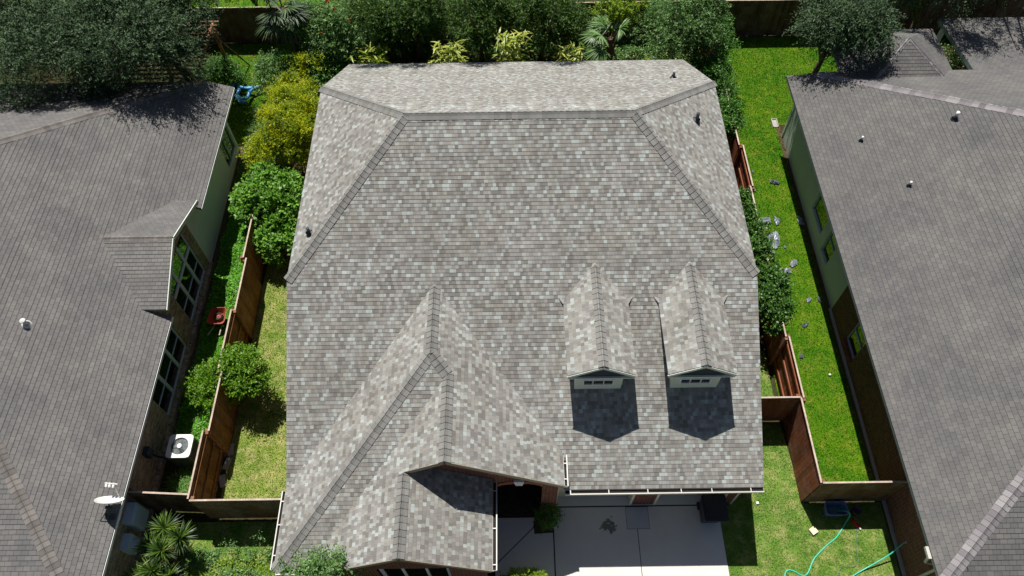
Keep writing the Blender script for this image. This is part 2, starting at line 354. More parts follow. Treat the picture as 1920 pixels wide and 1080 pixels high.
def window_x(parent, x, y0, y1, z0, z1, face, mv=(), mh=(), fm=None, fw=.05, bw=.05, thin=(), label=None):
    g = MB(); xi = x-face*.045; T = .05
    for a, b in (((y0, z0), (y1, z0+fw)), ((y0, z1-fw), (y1, z1)), ((y0, z0+fw), (y0+fw, z1-fw)), ((y1-fw, z0+fw), (y1, z1-fw))):
        g.box((min(xi, xi-face*T), a[0], a[1]), (max(xi, xi-face*T), b[0], b[1]))
    for y in mv: g.box((min(xi+face*.003, xi-face*T), y-bw/2, z0+fw), (max(xi+face*.003, xi-face*T), y+bw/2, z1-fw))
    for z in mh: g.box((min(xi, xi-face*T), y0+fw, z-bw/2), (max(xi, xi-face*T), y1-fw, z+bw/2))
    for z in thin: g.box((min(xi-face*.01, xi-face*T), y0+fw, z-.012), (max(xi-face*.01, xi-face*T), y1-fw, z+.012))
    o = g.build('window', fm or M['white'], parent)
    q = MB(); xp = xi-face*.035; q.box((min(xp, xp-face*.012), y0+fw*.5, z0+fw*.5), (max(xp, xp-face*.012), y1-fw*.5, z1-fw*.5)); q.build('pane', M['glass'], o)
    if label: o['label'] = label
    return o
def window_y(parent, y, x0, x1, z0, z1, mv=(), mh=(), fm=None, fw=.045, merge=False):
    g = MB(); T = .05
    for a, b in (((x0, z0), (x1, z0+fw)), ((x0, z1-fw), (x1, z1)), ((x0, z0+fw), (x0+fw, z1-fw)), ((x1-fw, z0+fw), (x1, z1-fw))): g.box((a[0], y, a[1]), (b[0], y+T, b[1]))
    for x in mv: g.box((x-fw/3, y+.003, z0+fw), (x+fw/3, y+T, z1-fw))
    for z in mh: g.box((x0+fw, y+.006, z-fw/3), (x1-fw, y+T, z+fw/3))
    if merge: g.box((x0+.02, y+.03, z0+.02), (x1-.02, y+.04, z1-.02), 1); return g.build('window', [fm or M['white'], M['glass']], parent)
    o = g.build('window', fm or M['white'], parent)
    q = MB(); q.box((x0+.02, y+.03, z0+.02), (x1-.02, y+.04, z1-.02)); q.build('pane', M['glass'], o); return o
def vent(parent, pl, x, y, h=.3, r=.045, cm=None, name='vent_pipe', cap=True):
    z = pl.z(x, y); g = MB(); g.tube([(x, y, z-.05), (x, y, z+h)], r, 12)
    o = g.build(name, cm or M['gutter'], parent, True)
    f = MB(); f.lathe((x, y, z), [(r*1.25, .10), (r*1.5, .06), (r*2.6, .015), (r*3, 0)], 14, pl.n); f.build('flashing', M['flash'], o)
    return o
M['flash'] = simple('dark_flashing', (40, 42, 46), .5, .2, 20, .5); M['pipe_dark'] = simple('dark_vent_pipe', (64, 68, 76), .5, .2); M['pipe_pale'] = simple('pale_vent_pipe', (206, 204, 198), .6, .1)
#BODY#
# ---------------------------------------------------------------- ground and paving
def sheet(name, poly, z, mat, kind='structure', th=0):
    g = MB(); g.face([(x, y, z) for x, y in poly])
    if th:
        for i in range(len(poly)): a, b = poly[i], poly[(i+1) % len(poly)]; g.face([(a[0], a[1], z-th), (b[0], b[1], z-th), (b[0], b[1], z), (a[0], a[1], z)])
    o = g.build(name, mat); o['kind'] = kind; return o
sheet('ground', [(-300, -300), (300, -300), (300, 400), (-300, 400)], 0, M['ground'])
LAWNS = [('dry', [(-8.98, 6.25), (-5.9, 6.25), (-5.9, 17.2), (-8.98, 17.2)]), ('lush', [(8.66, 6.5), (11.1, 6.5), (11.1, 22.1), (17.2, 22.3), (17.2, 27.6), (8.66, 27.6)]),
         ('front', [(6.09, -6), (11.05, -6), (11.05, 6.42), (8.72, 6.42), (8.5, 9.0), (6.5, 9.0), (6.5, 6.42), (6.12, 6.42)]), ('lush', [(-12.9, 21.4), (-9.2, 21.4), (-9.2, 27.6), (-12.9, 27.6)]),
         ('front', [(-9.9, -6), (-6.0, -6), (-6.0, 6.1), (-9.9, 6.1)]), ('front', [(6.55, 9.1), (8.5, 9.1), (8.5, 11.6), (6.55, 11.6)]), ('lush', [(-24, 27.9), (-6, 27.9), (-6, 40), (-24, 40)])]
for i, (kd, poly) in enumerate(LAWNS): sheet('lawn', poly, .006+.001*i, M['lawn_'+kd])
g = MB(); g.face([(1.14, 6.42, .05), (1.14, -6, .05), (3.6, -6, .05), (3.6, 5.72, .05), (3.3, 5.72, .05), (3.3, 6.42, .05)][::-1] and [(1.14, -6, .05), (3.6, -6, .05), (3.6, 5.72, .05), (3.3, 5.72, .05), (3.3, 6.38, .05), (1.14, 6.38, .05)])
g.face([(3.62, -6, .05), (6.2, -6, .05), (6.09, 5.9, .05), (6.09, 6.38, .05), (3.98, 6.38, .05), (3.98, 5.72, .05), (3.62, 5.72, .05)])
g.face([(1.14, 6.42, .05), (6.15, 6.42, .05), (6.15, 6.9, .05), (1.14, 6.9, .05)]); g.face([(6.09, -6, 0), (6.09, 6.4, 0), (6.09, 6.4, .05), (6.2, -6, .05)])
struct(g.build('driveway', M['concrete']))
sheet('driveway_joint', [(1.12, -6), (6.08, -6), (6.08, 6.9), (1.12, 6.9)], .03, M['joint'])
sheet('paving_patch', [(3.31, 5.73), (3.97, 5.73), (3.97, 6.37), (3.31, 6.37)], .054, M['slab'])
g = MB(); g.face([(-.62, 6.1, .05), (-.62, 4.75, .05), (.52, 5.82, .05), (.56, 6.1, .05)]); g.face([(-.60, 4.73, .05), (-.62, 2.5, .05), (1.1, 2.5, .05), (1.1, 5.65, .05), (.55, 5.62, .05), (.54, 5.80, .05)])
struct(g.build('walkway', M['concrete'])); sheet('walkway_joint', [(-.62, 2.5), (1.12, 2.5), (1.12, 5.6), (.5, 5.6), (.5, 6.12), (-.62, 6.12)], .03, M['joint'])
sheet('porch_floor', [(-.8, 6.16), (.76, 6.16), (.76, 8.2), (-.8, 8.2)], .14, M['tile'], th=.14)
sheet('planting_bed', [(.57, 5.66), (1.1, 5.66), (1.1, 6.4), (.57, 6.4)], .02, M['soil'])
sheet('planting_bed', [(-12, 8), (-9.1, 8), (-9.1, 21.4), (-12, 21.4)], .012, M['soil'])
sheet('backyard_soil', [(-9.1, 17.3), (8.6, 17.3), (8.6, 27.6), (-9.1, 27.6)], .004, M['soil'])
sheet('house_edge_soil', [(11.0, 4), (11.16, 4), (11.16, 22), (11.0, 22)], .02, M['soil'])

# ---------------------------------------------------------------- the main house
XL, XR, YR, ZR = -6.095, 6.624, 14.91, 7.91
F = Plane(0, .5657, ZR-.5657*YR); B = Plane(0, -.6247, ZR+.6247*YR); ZE = 5.698
g_ = (ZR-ZE)/.686; YF = YR-(ZR-ZE)/.5657; YB = YR+(ZR-ZE)/.6247; YLB = YR+(ZR-3.232)/.6247; YLF = 6.05
SL = Plane(.686, 0, ZE-.686*XL); SR = Plane(-.686, 0, ZE+.686*XR)
L1 = Plane(.67, 0, 5.63+.67*2.1); R1 = Plane(-.67, 0, 5.63-.67*2.1); H1 = Plane(0, .569, 5.63-.569*8.8)
L2 = Plane(.67, 0, 5.35+.67*1.68); R3 = Plane(-.67, 0, 4.64-.67*2.74)
house = thing('brick_house', (0, 14, 0), 'central brick house with mottled grey shingle roof and twin dormers', 'house', None)
faces = {
 'F': (F, [[(XL, YF), (XL+g_, YR), (-2.1, YR), (-2.1, 10.88), (XL, 6.15)], [(-2.1, YR), (1.3, YR), (1.3, 6.86), (-2.1, 10.88)], [(1.3, YR), (XR-g_, YR), (XR, YF), (XR, YLF), (1.3, YLF)]]),
 'B': (B, [[(XL+g_, YR), (XL, YB), (XL, YLB), (XR, YLB), (XR, YB), (XR-g_, YR)]]),
 'SL': (SL, [[(XL, YF), (XL, YB), (XL+g_, YR)]]), 'SR': (SR, [[(XR, YF), (XR, YB), (XR-g_, YR)]]),
 'L1': (L1, [[(-2.1, 10.88), (-2.1, 8.8), (-6.1, 4.09), (-6.1, 6.14)]]),
 'H1': (H1, [[(-2.1, 8.8), (-6.1, 4.09), (-5.26, 4.09), (-1.68, 8.31)]]),
 'R1': (R1, [[(-2.1, 10.88), (-2.1, 8.8), (-1.68, 8.31), (-1.68, 6.88), (1.28, 6.88)], [(-1.68, 6.88), (-1.68, 6.02), (1.28, 6.0), (1.28, 6.88)]]),
 'L2': (L2, [[(-1.68, 8.31), (-1.68, 6.02), (-2.74, 6.0), (-2.74, 7.06)], [(-2.74, 7.06), (-2.74, 3.95), (-5.15, 3.95), (-5.15, 4.24)]]),
 'R3': (R3, [[(-2.74, 6.3), (-2.74, 3.95), (-.6, 3.95), (-.6, 6.3)]])}
rf = MB()
for i, (kx, (pl, polys)) in enumerate(faces.items()): shingle_face(rf, pl, polys, seed=i+1, v0=min(pl.P(*q).dot(pl.U) for po in (polys if kx != 'F' else [polys[2]]) for q in po))
roof = rf.build('roof', M['shingle'], house)
dk = MB()
for pl, polys in faces.values(): deck(dk, pl, polys)
dk.build('roof_edge', M['trim'], roof)
cp = MB()
caps(cp, SL.P(XL, YF), F.P(XL+g_, YR), F, SL); caps(cp, SR.P(XR, YF), F.P(XR-g_, YR), F, SR); caps(cp, SL.P(XL, YB), B.P(XL+g_, YR), B, SL); caps(cp, SR.P(XR, YB), B.P(XR-g_, YR), B, SR)
caps(cp, F.P(XL+g_-.05, YR), F.P(XR-g_+.05, YR), F, B); caps(cp, L1.P(-6.1, 4.09), L1.P(-2.1, 8.8), L1, H1); caps(cp, R1.P(-1.68, 8.31), R1.P(-2.1, 8.8), R1, H1)
caps(cp, L1.P(-2.1, 8.75), L1.P(-2.1, 10.8), L1, R1); caps(cp, R1.P(-1.68, 6.0), R1.P(-1.68, 8.36), L2, R1); caps(cp, R3.P(-2.74, 3.95), R3.P(-2.74, 5.98), L2, R3)
cp.build('ridge_cap', M['cap'], roof)
vent(roof, SL, -5.56, 12.28, .24, .045, M['pipe_dark']); vent(roof, SR, 5.55, 16.0, .3, .05, M['pipe_dark']); vent(roof, B, 5.47, 19.18, .22, .045, M['pipe_dark'])
# gutters
gutter(house, (1.33, YLF, 2.88), (XR-.01, YLF, 2.88), (0, -1, 0)); gutter(house, (1.29, 6.0, R1.z(1.28, 0)-.02), (1.29, 6.84, R1.z(1.28, 0)-.02), (1, 0, 0), w=.09)
gutter(house, (-.59, 3.96, R3.z(-.6, 0)-.02), (-.59, 6.2, R3.z(-.6, 0)-.02), (1, 0, 0), w=.10); gutter(house, (-6.11, 6.1, L1.z(-6.1, 0)-.02), (-6.11, 4.1, L1.z(-6.1, 0)-.02), (-1, 0, 0), w=.08)
gutter(house, (-6.05, 4.08, H1.z(0, 4.09)-.02), (-5.3, 4.08, H1.z(0, 4.09)-.02), (0, -1, 0), w=.09); gutter(house, (-5.16, 3.97, L2.z(-5.15, 0)-.02), (-5.16, 4.2, L2.z(-5.15, 0)-.02), (-1, 0, 0), w=.05)
g = MB(); g.tube([(-6.16, 6.1, 2.82), (-6.16, 6.1, 2.7), (-5.93, 6.12, 2.5), (-5.93, 6.12, .1)], .035, 8); g.build('downspout', M['gutter'], house)
rake_m = simple('tan_rake_paint', (156, 146, 128), .7, .1)
for segs in (((R1, -1.68, 1.28, 6.005), (L2, -2.74, -1.68, 6.005)), ((R3, -2.74, -.6, 3.945), (L2, -5.15, -2.74, 3.945))):
    g = MB()
    for (pl, x0, x1, y) in segs: g.bar(Vector((x0, y, pl.z(x0, y)-.085)), Vector((x1, y, pl.z(x1, y)-.085)), .022, .15)
    g.build('rake_board', rake_m, house)
# walls
w = MB()
def roofz(x, y): return F.z(x, y)-.15 if y < YR else B.z(x, y)-.15
for x, fc in ((-5.9, -1), (6.5, 1)):
    ztop = (lambda y: min(roofz(0, y), ZE-.17))
    wall_x(w, x, 6.75 if x > 0 else 6.2, 21.9, 0, ztop, face=fc, n=40)
w.face([(6.5, 21.9, 0), (-5.9, 21.9, 0), (-5.9, 21.9, 3.3), (6.5, 21.9, 3.3)])
YG = 6.45
for x0, x1 in ((.74, 1.2), (3.46, 4.17), (6.16, 6.5)):
    for q in ([(x0, YG, 0), (x1, YG, 0), (x1, YG, 2.95), (x0, YG, 2.95)], [(x1, YG, 0), (x1, 6.75, 0), (x1, 6.75, 2.95), (x1, YG, 2.95)], [(x0, 6.75, 0), (x0, YG, 0), (x0, YG, 2.95), (x0, 6.75, 2.95)]): w.face(q)
for x0, x1 in ((1.2, 3.46), (4.17, 6.16)): w.face([(x0, YG, 2.25), (x1, YG, 2.25), (x1, YG, 2.95), (x0, YG, 2.95)])
# entry gable with its arch
def rake(x): return (R1.z(x, 0) if x > -1.68 else L2.z(x, 0))-.14
YA = 6.25; xa0, xa1 = -.53, .74; xs = [xa0+(xa1-xa0)*i/16 for i in range(17)]
def arch(x): t = (x-(xa0+xa1)/2)/((xa1-xa0)/2); return 2.45+.42*math.sqrt(max(0, 1-t*t*.92))
for a, b in zip(xs, xs[1:]): w.face([(a, YA, arch(a)), (b, YA, arch(b)), (b, YA, rake(b)), (a, YA, rake(a))]); w.face([(a, YA, arch(a)), (a, YA+.25, arch(a)), (b, YA+.25, arch(b)), (b, YA, arch(b))])
for a, b in ((-2.7, -1.68), (-1.68, -.8), (-.8, xa0)): w.face([(a, YA, 0 if a > -1 else R3.z(a, 0)-.3), (b, YA, 0 if a > -1 else R3.z(b, 0)-.3), (b, YA, rake(b)), (a, YA, rake(a))])
w.face([(xa1, YA, 0), (1.18, YA, 0), (1.18, YA, rake(1.18)), (xa1, YA, rake(xa1))]); w.face([(1.18, YA, 0), (1.18, YG, 0), (1.18, YG, rake(1.18)), (1.18, YA, rake(1.18))])
w.face([(xa1, 8.2, 0), (xa1, YA, 0), (xa1, YA, 2.8), (xa1, 8.2, 2.8)]); w.face([(-.8, YA, 0), (-.8, 8.2, 0), (-.8, 8.2, 2.8), (-.8, YA, 2.8)]); w.face([(-.8, 8.2, 0), (.74, 8.2, 0), (.74, 8.2, 2.9), (-.8, 8.2, 2.9)])
# front wing
w.face([(-.8, 4.2, 0), (-.8, 6.3, 0), (-.8, 6.3, 3.1), (-.8, 4.2, 3.1)])
w.face([(-5.85, 4.35, 0), (-5.0, 4.35, 0), (-5.0, 4.35, 3.05), (-5.85, 4.35, 2.95)]); wall_x(w, -5.85, 4.35, 6.2, 0, 2.85, face=-1); w.face([(-5.0, 4.2, 0), (-5.0, 4.35, 0), (-5.0, 4.35, 3.0), (-5.0, 4.2, 3.0)][::-1])
wx0, wx1, wz0, wz1 = -3.62, -1.75, .7, 2.38
def rk3(x): return (R3.z(x, 0) if x > -2.74 else L2.z(x, 0))-.14
w.face([(-5.0, 4.2, 0), (wx0, 4.2, 0), (wx0, 4.2, rk3(wx0)), (-5.0, 4.2, rk3(-5.0))]); w.face([(wx1, 4.2, 0), (-.8, 4.2, 0), (-.8, 4.2, rk3(-.8)), (wx1, 4.2, rk3(wx1))])
w.face([(wx0, 4.2, 0), (wx1, 4.2, 0), (wx1, 4.2, wz0), (wx0, 4.2, wz0)]); w.face([(wx0, 4.2, wz1), (wx1, 4.2, wz1), (wx1, 4.2, rk3(wx1)), (-2.74, 4.2, rk3(-2.74)), (wx0, 4.2, rk3(wx0))])
w.build('wall', M['brick'], house)
window_y(house, 4.26, wx0, wx1, wz0, wz1, mv=(-3.0, -2.37), fw=.09)
ab_m = simple('arch_brick', (150, 96, 70), .9, .3, 12); g = MB()     # soldier course and keystone round the entry arch
for i in range(19):
    if i == 9: g.build('arch_bricks', ab_m, house); g = MB()
    t0, t1 = i/19, (i+.86)/19; xa, xb = xa0+(xa1-xa0)*t0, xa0+(xa1-xa0)*t1
    if 8 <= i <= 10: continue
    g.hexa([(xa, YA-.02, arch(xa)), (xb, YA-.02, arch(xb)), (xb, YA+.1, arch(xb)), (xa, YA+.1, arch(xa)), (xa, YA-.02, arch(xa)+.2), (xb, YA-.02, arch(xb)+.2), (xb, YA+.1, arch(xb)+.2), (xa, YA+.1, arch(xa)+.2)])
g.build('arch_bricks', ab_m, house)
g = MB(); xm = (xa0+xa1)/2; g.hexa([(xm-.09, YA-.06, 2.82), (xm+.09, YA-.06, 2.82), (xm+.09, YA+.1, 2.82), (xm-.09, YA+.1, 2.82), (xm-.14, YA-.06, 3.12), (xm+.14, YA-.06, 3.12), (xm+.14, YA+.1, 3.12), (xm-.14, YA+.1, 3.12)]); g.build('keystone', M['white'], house)
g = MB(); g.box((-.35, 8.13, .14), (.55, 8.18, 2.3))
for x in (-.25, .15):
    for z in (.3, 1.2): g.box((x, 8.11, z), (x+.3, 8.135, z+.75))
d = g.build('door', simple('dark_door', (58, 40, 30), .5, .1), house); g = MB(); g.tube([(.45, 8.11, 1.1), (.45, 8.06, 1.1)], .03, 8); g.build('handle', M['gutter'], d)
for x0, x1 in ((1.24, 3.42), (4.21, 6.12)):                     # garage doors
    g = MB()
    for i in range(4):
        z0 = .06+i*.55; g.box((x0, 6.7, z0), (x1, 6.74, z0+.535))
        n = 4
        for j in range(n): xx = x0+.08+(x1-x0-.1)*j/n; g.box((xx, 6.688, z0+.09), (xx+(x1-x0)/n-.1, 6.702, z0+.45))
    g.build('garage_door', simple('cream_garage_door', (206, 198, 176), .6, .05), house)
g = MB()
for x in (1.205, 3.455, 4.175, 6.155): g.box((x-.035, YG-.02, 0), (x+.035, 6.7, 2.25))
g.box((6.46, YG-.02, 0), (6.52, YG+.02, 2.6))
for x0, x1 in ((1.24, 3.42), (4.21, 6.12)): g.box((x0, YG-.02, 2.2), (x1, YG+.05, 2.3))
g.build('garage_trim', M['trim'], house)
# dormers
def dormer():
    xc, yf, zr = 2.24, 8.19, 5.88; s = .575; hw = .87; PL = Plane(s, 0, zr-s*xc); PR = Plane(-s, 0, zr+s*xc)
    yr_ = (zr-F.c)/.5657; ye = (zr-s*hw-F.c)/.5657
    g = MB(); wh = .62; y0 = 8.36
    for sx, fc in ((-1, -1), (1, 1)):
        X = xc+sx*wh; q = [(X, y0, F.z(X, y0)-.1), (X, ye, F.z(X, ye)-.1), (X, ye, F.z(X, ye)+.1), (X, y0, 5.38)]; g.face(q if fc > 0 else q[::-1])
    wz = (4.47, 4.77); wx = (xc-.42, xc+.40)
    g.face([(xc-wh, y0, 4.0), (xc+wh, y0, 4.0), (xc+wh, y0, wz[0]), (xc-wh, y0, wz[0])]); g.face([(xc-wh, y0, wz[1]), (xc+wh, y0, wz[1]), (xc+wh, y0, 5.4), (xc-wh, y0, 5.4)])
    for a, b in ((xc-wh, wx[0]), (wx[1], xc+wh)): g.face([(a, y0, wz[0]), (b, y0, wz[0]), (b, y0, wz[1]), (a, y0, wz[1])])
    d = g.build('dormer', M['sage'], house)
    window_y(d, y0-.015, wx[0], wx[1], wz[0], wz[1], mv=(wx[0]+.27, wx[0]+.55), fw=.03, merge=True)
    r = MB(); shingle_face(r, PL, [[(xc, yf), (xc-hw, yf), (xc-hw, ye), (xc, yr_)]], seed=20); shingle_face(r, PR, [[(xc, yf), (xc+hw, yf), (xc+hw, ye), (xc, yr_)]], seed=22)
    for sx, pl in ((-1, PL), (1, PR)):                            # flared diverter where each eave meets the main roof
        x0 = xc+sx*(hw-.03); q = [pl.P(x0, ye-.2), pl.P(x0, ye+.22), F.P(x0+sx*.16, ye+.06, .02)]; r.face(q if sx > 0 else q[::-1], [(v.x, 3.5) for v in q])
    r.build('roof', M['shingle'], d)
    k_ = MB(); caps(k_, PL.P(xc, yf), PL.P(xc, yr_-.1), PL, PR, .27); k_.build('ridge_cap', M['cap'], d)
    t = MB(); deck(t, PL, [[(xc, yf+.01), (xc-hw+.01, yf+.01), (xc-hw+.01, ye-.05), (xc, yr_-.15)]], th=.07); deck(t, PR, [[(xc, yf+.01), (xc+hw-.01, yf+.01), (xc+hw-.01, ye-.05), (xc, yr_-.15)]], th=.07)
    for sx, pl in ((-1, PL), (1, PR)):
        t.bar(Vector((xc, yf-.012, zr-.065)), Vector((xc+sx*hw, yf-.012, pl.z(xc+sx*hw, 0)-.065)), .022, .085)
    t.box((xc-hw+.02, yf-.015, 5.21), (xc+hw-.02, y0-.01, 5.245)); t.build('rake_board', M['sage'], d)
    v = MB(); v.face([(xc-.62, yf+.04, 5.25), (xc+.62, yf+.04, 5.25), (xc, yf+.04, 5.72)]); v.build('gable_siding', M['darkside'], d)
    return d
d1 = dormer(); d2 = d1.copy(); C.objects.link(d2); d2.location.x += 2.56
for ch in list(d1.children): c2 = ch.copy(); C.objects.link(c2); c2.parent = d2
#MORE#
# ---------------------------------------------------------------- the neighbouring houses
lh = thing('neighbor_house', (-14, 12, 0), 'left house with plain brown-grey roof, one cross gable and tan brick wall', 'house')
s_ = .54; LP = P = Plane(-s_, 0, 2.6-s_*10.61); Bk = Plane(0, -.4615, 2.6+.4615*22.75); Fr = Plane(0, .355, 2.6-.355*2.7); Wst = Plane(s_, 0, 3+s_*25)
G1 = Plane(0, -.37, 3.80+.37*13.90); G2 = Plane(0, .37, 3.80-.37*13.90)
pk = (-18.06, 14.03)
lf = [(P, [[(-10.61, 21.94), (-11.48, 21.76), pk, (-12.75, 16.02), (-10.61, 16.02)], [(-11.2, 16.02), (-12.75, 16.02), pk, (-12.75, 11.76), (-11.2, 11.76)], [(-10.61, 11.76), (-12.75, 11.76), pk, (-10.61, 2.7)]]),
      (Bk, [[(-11.48, 21.76), pk, (-25, 21.76)], [(-25, 21.76), pk, (-25, 14.03)]]), (Fr, [[(-10.61, 2.7), pk, (-25, 14.03), (-25, 2.7)]]),
      (G1, [[(-12.85, 13.90), (-10.61, 13.90), (-10.61, 16.02), (-11.38, 16.02)]]), (G2, [[(-12.85, 13.90), (-10.61, 13.90), (-10.61, 11.76), (-11.38, 11.76)]])]
rf = MB(); dk = MB()
for i, (pl, polys) in enumerate(lf):
    if pl is P: v0 = pl.P(-10.61, 0).dot(pl.U)
    else: v0 = None
    shingle_face(rf, pl, polys, e=.125, t=.014, seed=40+i, v0=v0); deck(dk, pl, polys, th=.1)
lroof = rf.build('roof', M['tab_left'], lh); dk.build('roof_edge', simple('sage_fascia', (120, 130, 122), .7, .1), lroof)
cp = MB(); caps(cp, P.P(-11.48, 21.76), P.P(*pk), P, Bk, .32, .2, .01); caps(cp, P.P(-10.61, 2.7), P.P(*pk), P, Fr, .32, .15, .012); caps(cp, G1.P(-10.61, 13.90), G1.P(-12.8, 13.90), G1, G2, .22, .15, .008)
cp.build('ridge_cap', M['cap_left'], lroof)
g = MB()
for pl, y in ((G1, 16.02), (G2, 11.76)): g.bar((-10.595, 13.90, 3.80-.06), (-10.595, y, pl.z(0, y)-.06), .03, .13)
g.build('rake_board', M['sage'], lh); g = MB(); g.bar((-10.595, 16.02, 2.53), (-10.595, 21.94, 2.53), .02, .10); g.build('fascia', M['siding_pale'], lh); g = MB(); g.bar((-10.595, 2.7, 2.53), (-10.595, 11.76, 2.53), .02, .10)
g.build('fascia', M['siding_pale'], lh)
z_ = P.z(-13.75, 10.54); g = MB(); g.tube([(-13.75, 10.54, z_), (-13.75, 10.54, z_+.2)], .055, 12); g.lathe((-13.75, 10.54, z_+.2), [(.055, 0), (.08, .0), (.08, .04), (.02, .07), (0, .07)], 12); v_ = g.build('roof_vent', M['pipe_pale'], lroof)
g = MB(); g.lathe((-13.75, 10.54, z_), [(.075, .07), (.09, .05), (.13, .014), (.14, 0)], 12, P.n); g.build('flashing', M['pipe_pale'], None if False else lroof)
WXL = -11.05
w = MB(); wins = [(12.85, 15.05, .28, 2.62), (9.4, 12.0, .25, 2.1)]
gz = lambda y: (3.80-.37*abs(y-13.90)-.12) if 11.76 < y < 16.02 else 2.7
wall_x(w, WXL, 2.9, 15.45, 0, gz, wins, n=12)
w.box((WXL, 2.9, 0), (WXL+.12, 15.45, .2))
w.face([(-24.5, 2.9, 0), (WXL, 2.9, 0), (WXL, 2.9, 2.6), (-24.5, 2.9, 2.6)]); w.build('brick_wall', M['brick_tan'], lh)
w = MB(); wall_x(w, WXL, 15.45, 21.15, 0, 2.7, [(19.75, 21.0, .35, 1.9)], n=2)
w.face([(WXL, 21.15, 0), (-24.5, 21.15, 0), (-24.5, 21.15, 2.7), (WXL, 21.15, 2.7)])
w.build('siding_wall', M['siding_pale'], lh)
gf = simple('grey_window_frame', (214, 222, 228), .6, .05)
window_x(lh, WXL, 12.85, 15.05, .28, 2.62, 1, mv=(13.55, 14.4), mh=(1.75,), fm=gf, thin=(.95,), bw=.12)
window_x(lh, WXL, 9.4, 12.0, .25, 2.1, 1, mv=(10.25, 11.15), fm=gf, thin=(.95,), bw=.11)
window_x(lh, WXL, 19.75, 21.0, .35, 1.9, 1, mv=(20.3,), fm=simple('green_window_frame', (160, 178, 168), .6, .05), bw=.08)
mtr = simple('blue_grey_meter_paint', (196, 212, 228), .6, .08)
g = MB(); g.box((WXL, 5.72, .55), (WXL+.26, 6.3, 1.45)); g.box((WXL+.26, 5.76, .62), (WXL+.275, 6.26, 1.38)); o = g.build('meter_box', mtr, lh)
g = MB(); g.box((WXL, 5.05, .6), (WXL+.22, 5.5, 1.2)); g.lathe((WXL+.22, 5.27, .9), [(.12, 0), (.12, .1), (.09, .13), (0, .13)], 16, (1, 0, 0)); o = g.build('electric_meter', mtr, lh)
g = MB(); g.box((WXL, 6.5, .7), (WXL+.12, 6.75, 1.1)); g.tube([(WXL+.06, 6.6, .7), (WXL+.06, 6.6, 0)], .03, 8); g.build('junction_box', mtr, lh)
g = MB(); g.box((WXL, 7.75, 1.0), (WXL+.16, 8.0, 1.35)); g.tube([(WXL+.1, 7.9, 1.0), (WXL+.12, 7.95, .6), (WXL+.3, 8.0, .35), (-10.5, 8.1, .3)], .035, 8); g.build('disconnect_box', simple('dark_box', (58, 66, 76), .6, .1), lh)

rh = thing('neighbor_house', (15, 12, 0), 'right house with plain grey roof over green siding and dark brick', 'house')
s_ = .55; Q = Plane(s_, 0, 3-s_*10.48); Qb = Plane(0, -.534, 3+.534*22.19); Qf = Plane(0, .53, 3-.53*3.46); pk = (19.5, 12.87)
rfaces = [(Q, [[(10.48, 21.7), (11.38, 21.26), pk, (10.48, 3.46)]]), (Qb, [[(11.38, 21.26), (11.5, 21.4), (30, 21.4), (30, 12.87), pk]]), (Qf, [[(10.48, 3.46), pk, (30, 12.87), (30, 3.46)]])]
ap = (14.45, 21.8, 4.6); R_ = 2.95; ring = [(ap[0]+R_*math.cos(math.radians(45+90*i)), ap[1]+R_*math.sin(math.radians(45+90*i))) for i in range(4)]
tur = []
for i in range(4):
    a, b = ring[i], ring[(i+1) % 4]; mx, my = (a[0]+b[0])/2-ap[0], (a[1]+b[1])/2-ap[1]; L_ = math.hypot(mx, my); sl_ = 1.3/L_
    tur.append((Plane(-sl_*mx/L_, -sl_*my/L_, ap[2]+sl_*(mx*ap[0]+my*ap[1])/L_), [[(ap[0], ap[1]), a, b]]))
pat = Plane(0, -.09, 3.45+.09*21.35)
patp = [(17.2, 21.3), (24, 21.3), (24, 24.7), (17.12, 24.7)]
rf = MB(); dk = MB()
for i, (pl, polys) in enumerate(rfaces): shingle_face(rf, pl, polys, e=.128, t=.013, seed=60+i, v0=min(pl.P(x, y).dot(pl.U) for x, y in polys[0])); deck(dk, pl, polys, th=.1)
for i, (pl, polys) in enumerate(tur): shingle_face(rf, pl, polys, e=.128, t=.010, seed=70+i); deck(dk, pl, polys, th=.08)
shingle_face(rf, pat, [patp], e=.128, t=.013, seed=80); deck(dk, pat, [patp], th=.16)
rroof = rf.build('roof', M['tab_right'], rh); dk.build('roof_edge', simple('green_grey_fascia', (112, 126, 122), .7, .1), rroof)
cp = MB(); caps(cp, Q.P(11.38, 21.26), Q.P(*pk), Q, Qb, .34, .2, .01); caps(cp, Q.P(10.48, 3.46), Q.P(*pk), Q, Qf, .34, .155, .012)
for i in (2, 3): caps(cp, tur[i][0].P(*ring[i]), Vector(ap), tur[i][0], tur[i-1][0], .13, .15, .004)
cp.build('ridge_cap', M['cap_right'], rroof)
for x, y, h in ((11.9, 17.6, .2), (12.65, 15.25, .2), (14.3, 17.25, .3)):
    g = MB(); z_ = Q.z(x, y); r_ = .034 if h < .25 else .05; g.tube([(x, y, z_-.05), (x, y, z_+h*.55)], r_, 12); g.tube([(x, y, z_+h*.55), (x, y, z_+h)], r_*1.1, 12, mi=1); g.build('vent_pipe', [M['pipe_dark'], M['white']], rroof, True)
    g = MB(); g.lathe((x, y, z_), [(r_*1.25, .06), (r_*1.5, .04), (r_*2.2, .015), (r_*2.5, 0)], 14, Q.n); g.build('flashing', M['flash'], rroof)
w = MB(); WR = 11.15
wall_x(w, WR, 13.15, 21.5, 0, 3.25, [(15.9, 17.15, .75, 2.35), (14.7, 15.45, .5, 2.0)], face=-1)
w.face([(WR, 21.5, 0), (30, 21.5, 0), (30, 21.5, 3.3), (WR, 21.5, 3.3)]); w.box((WR-.03, 21.4, 0), (WR+.1, 21.53, 3.1)); w.build('siding_wall', M['siding_green'], rh)
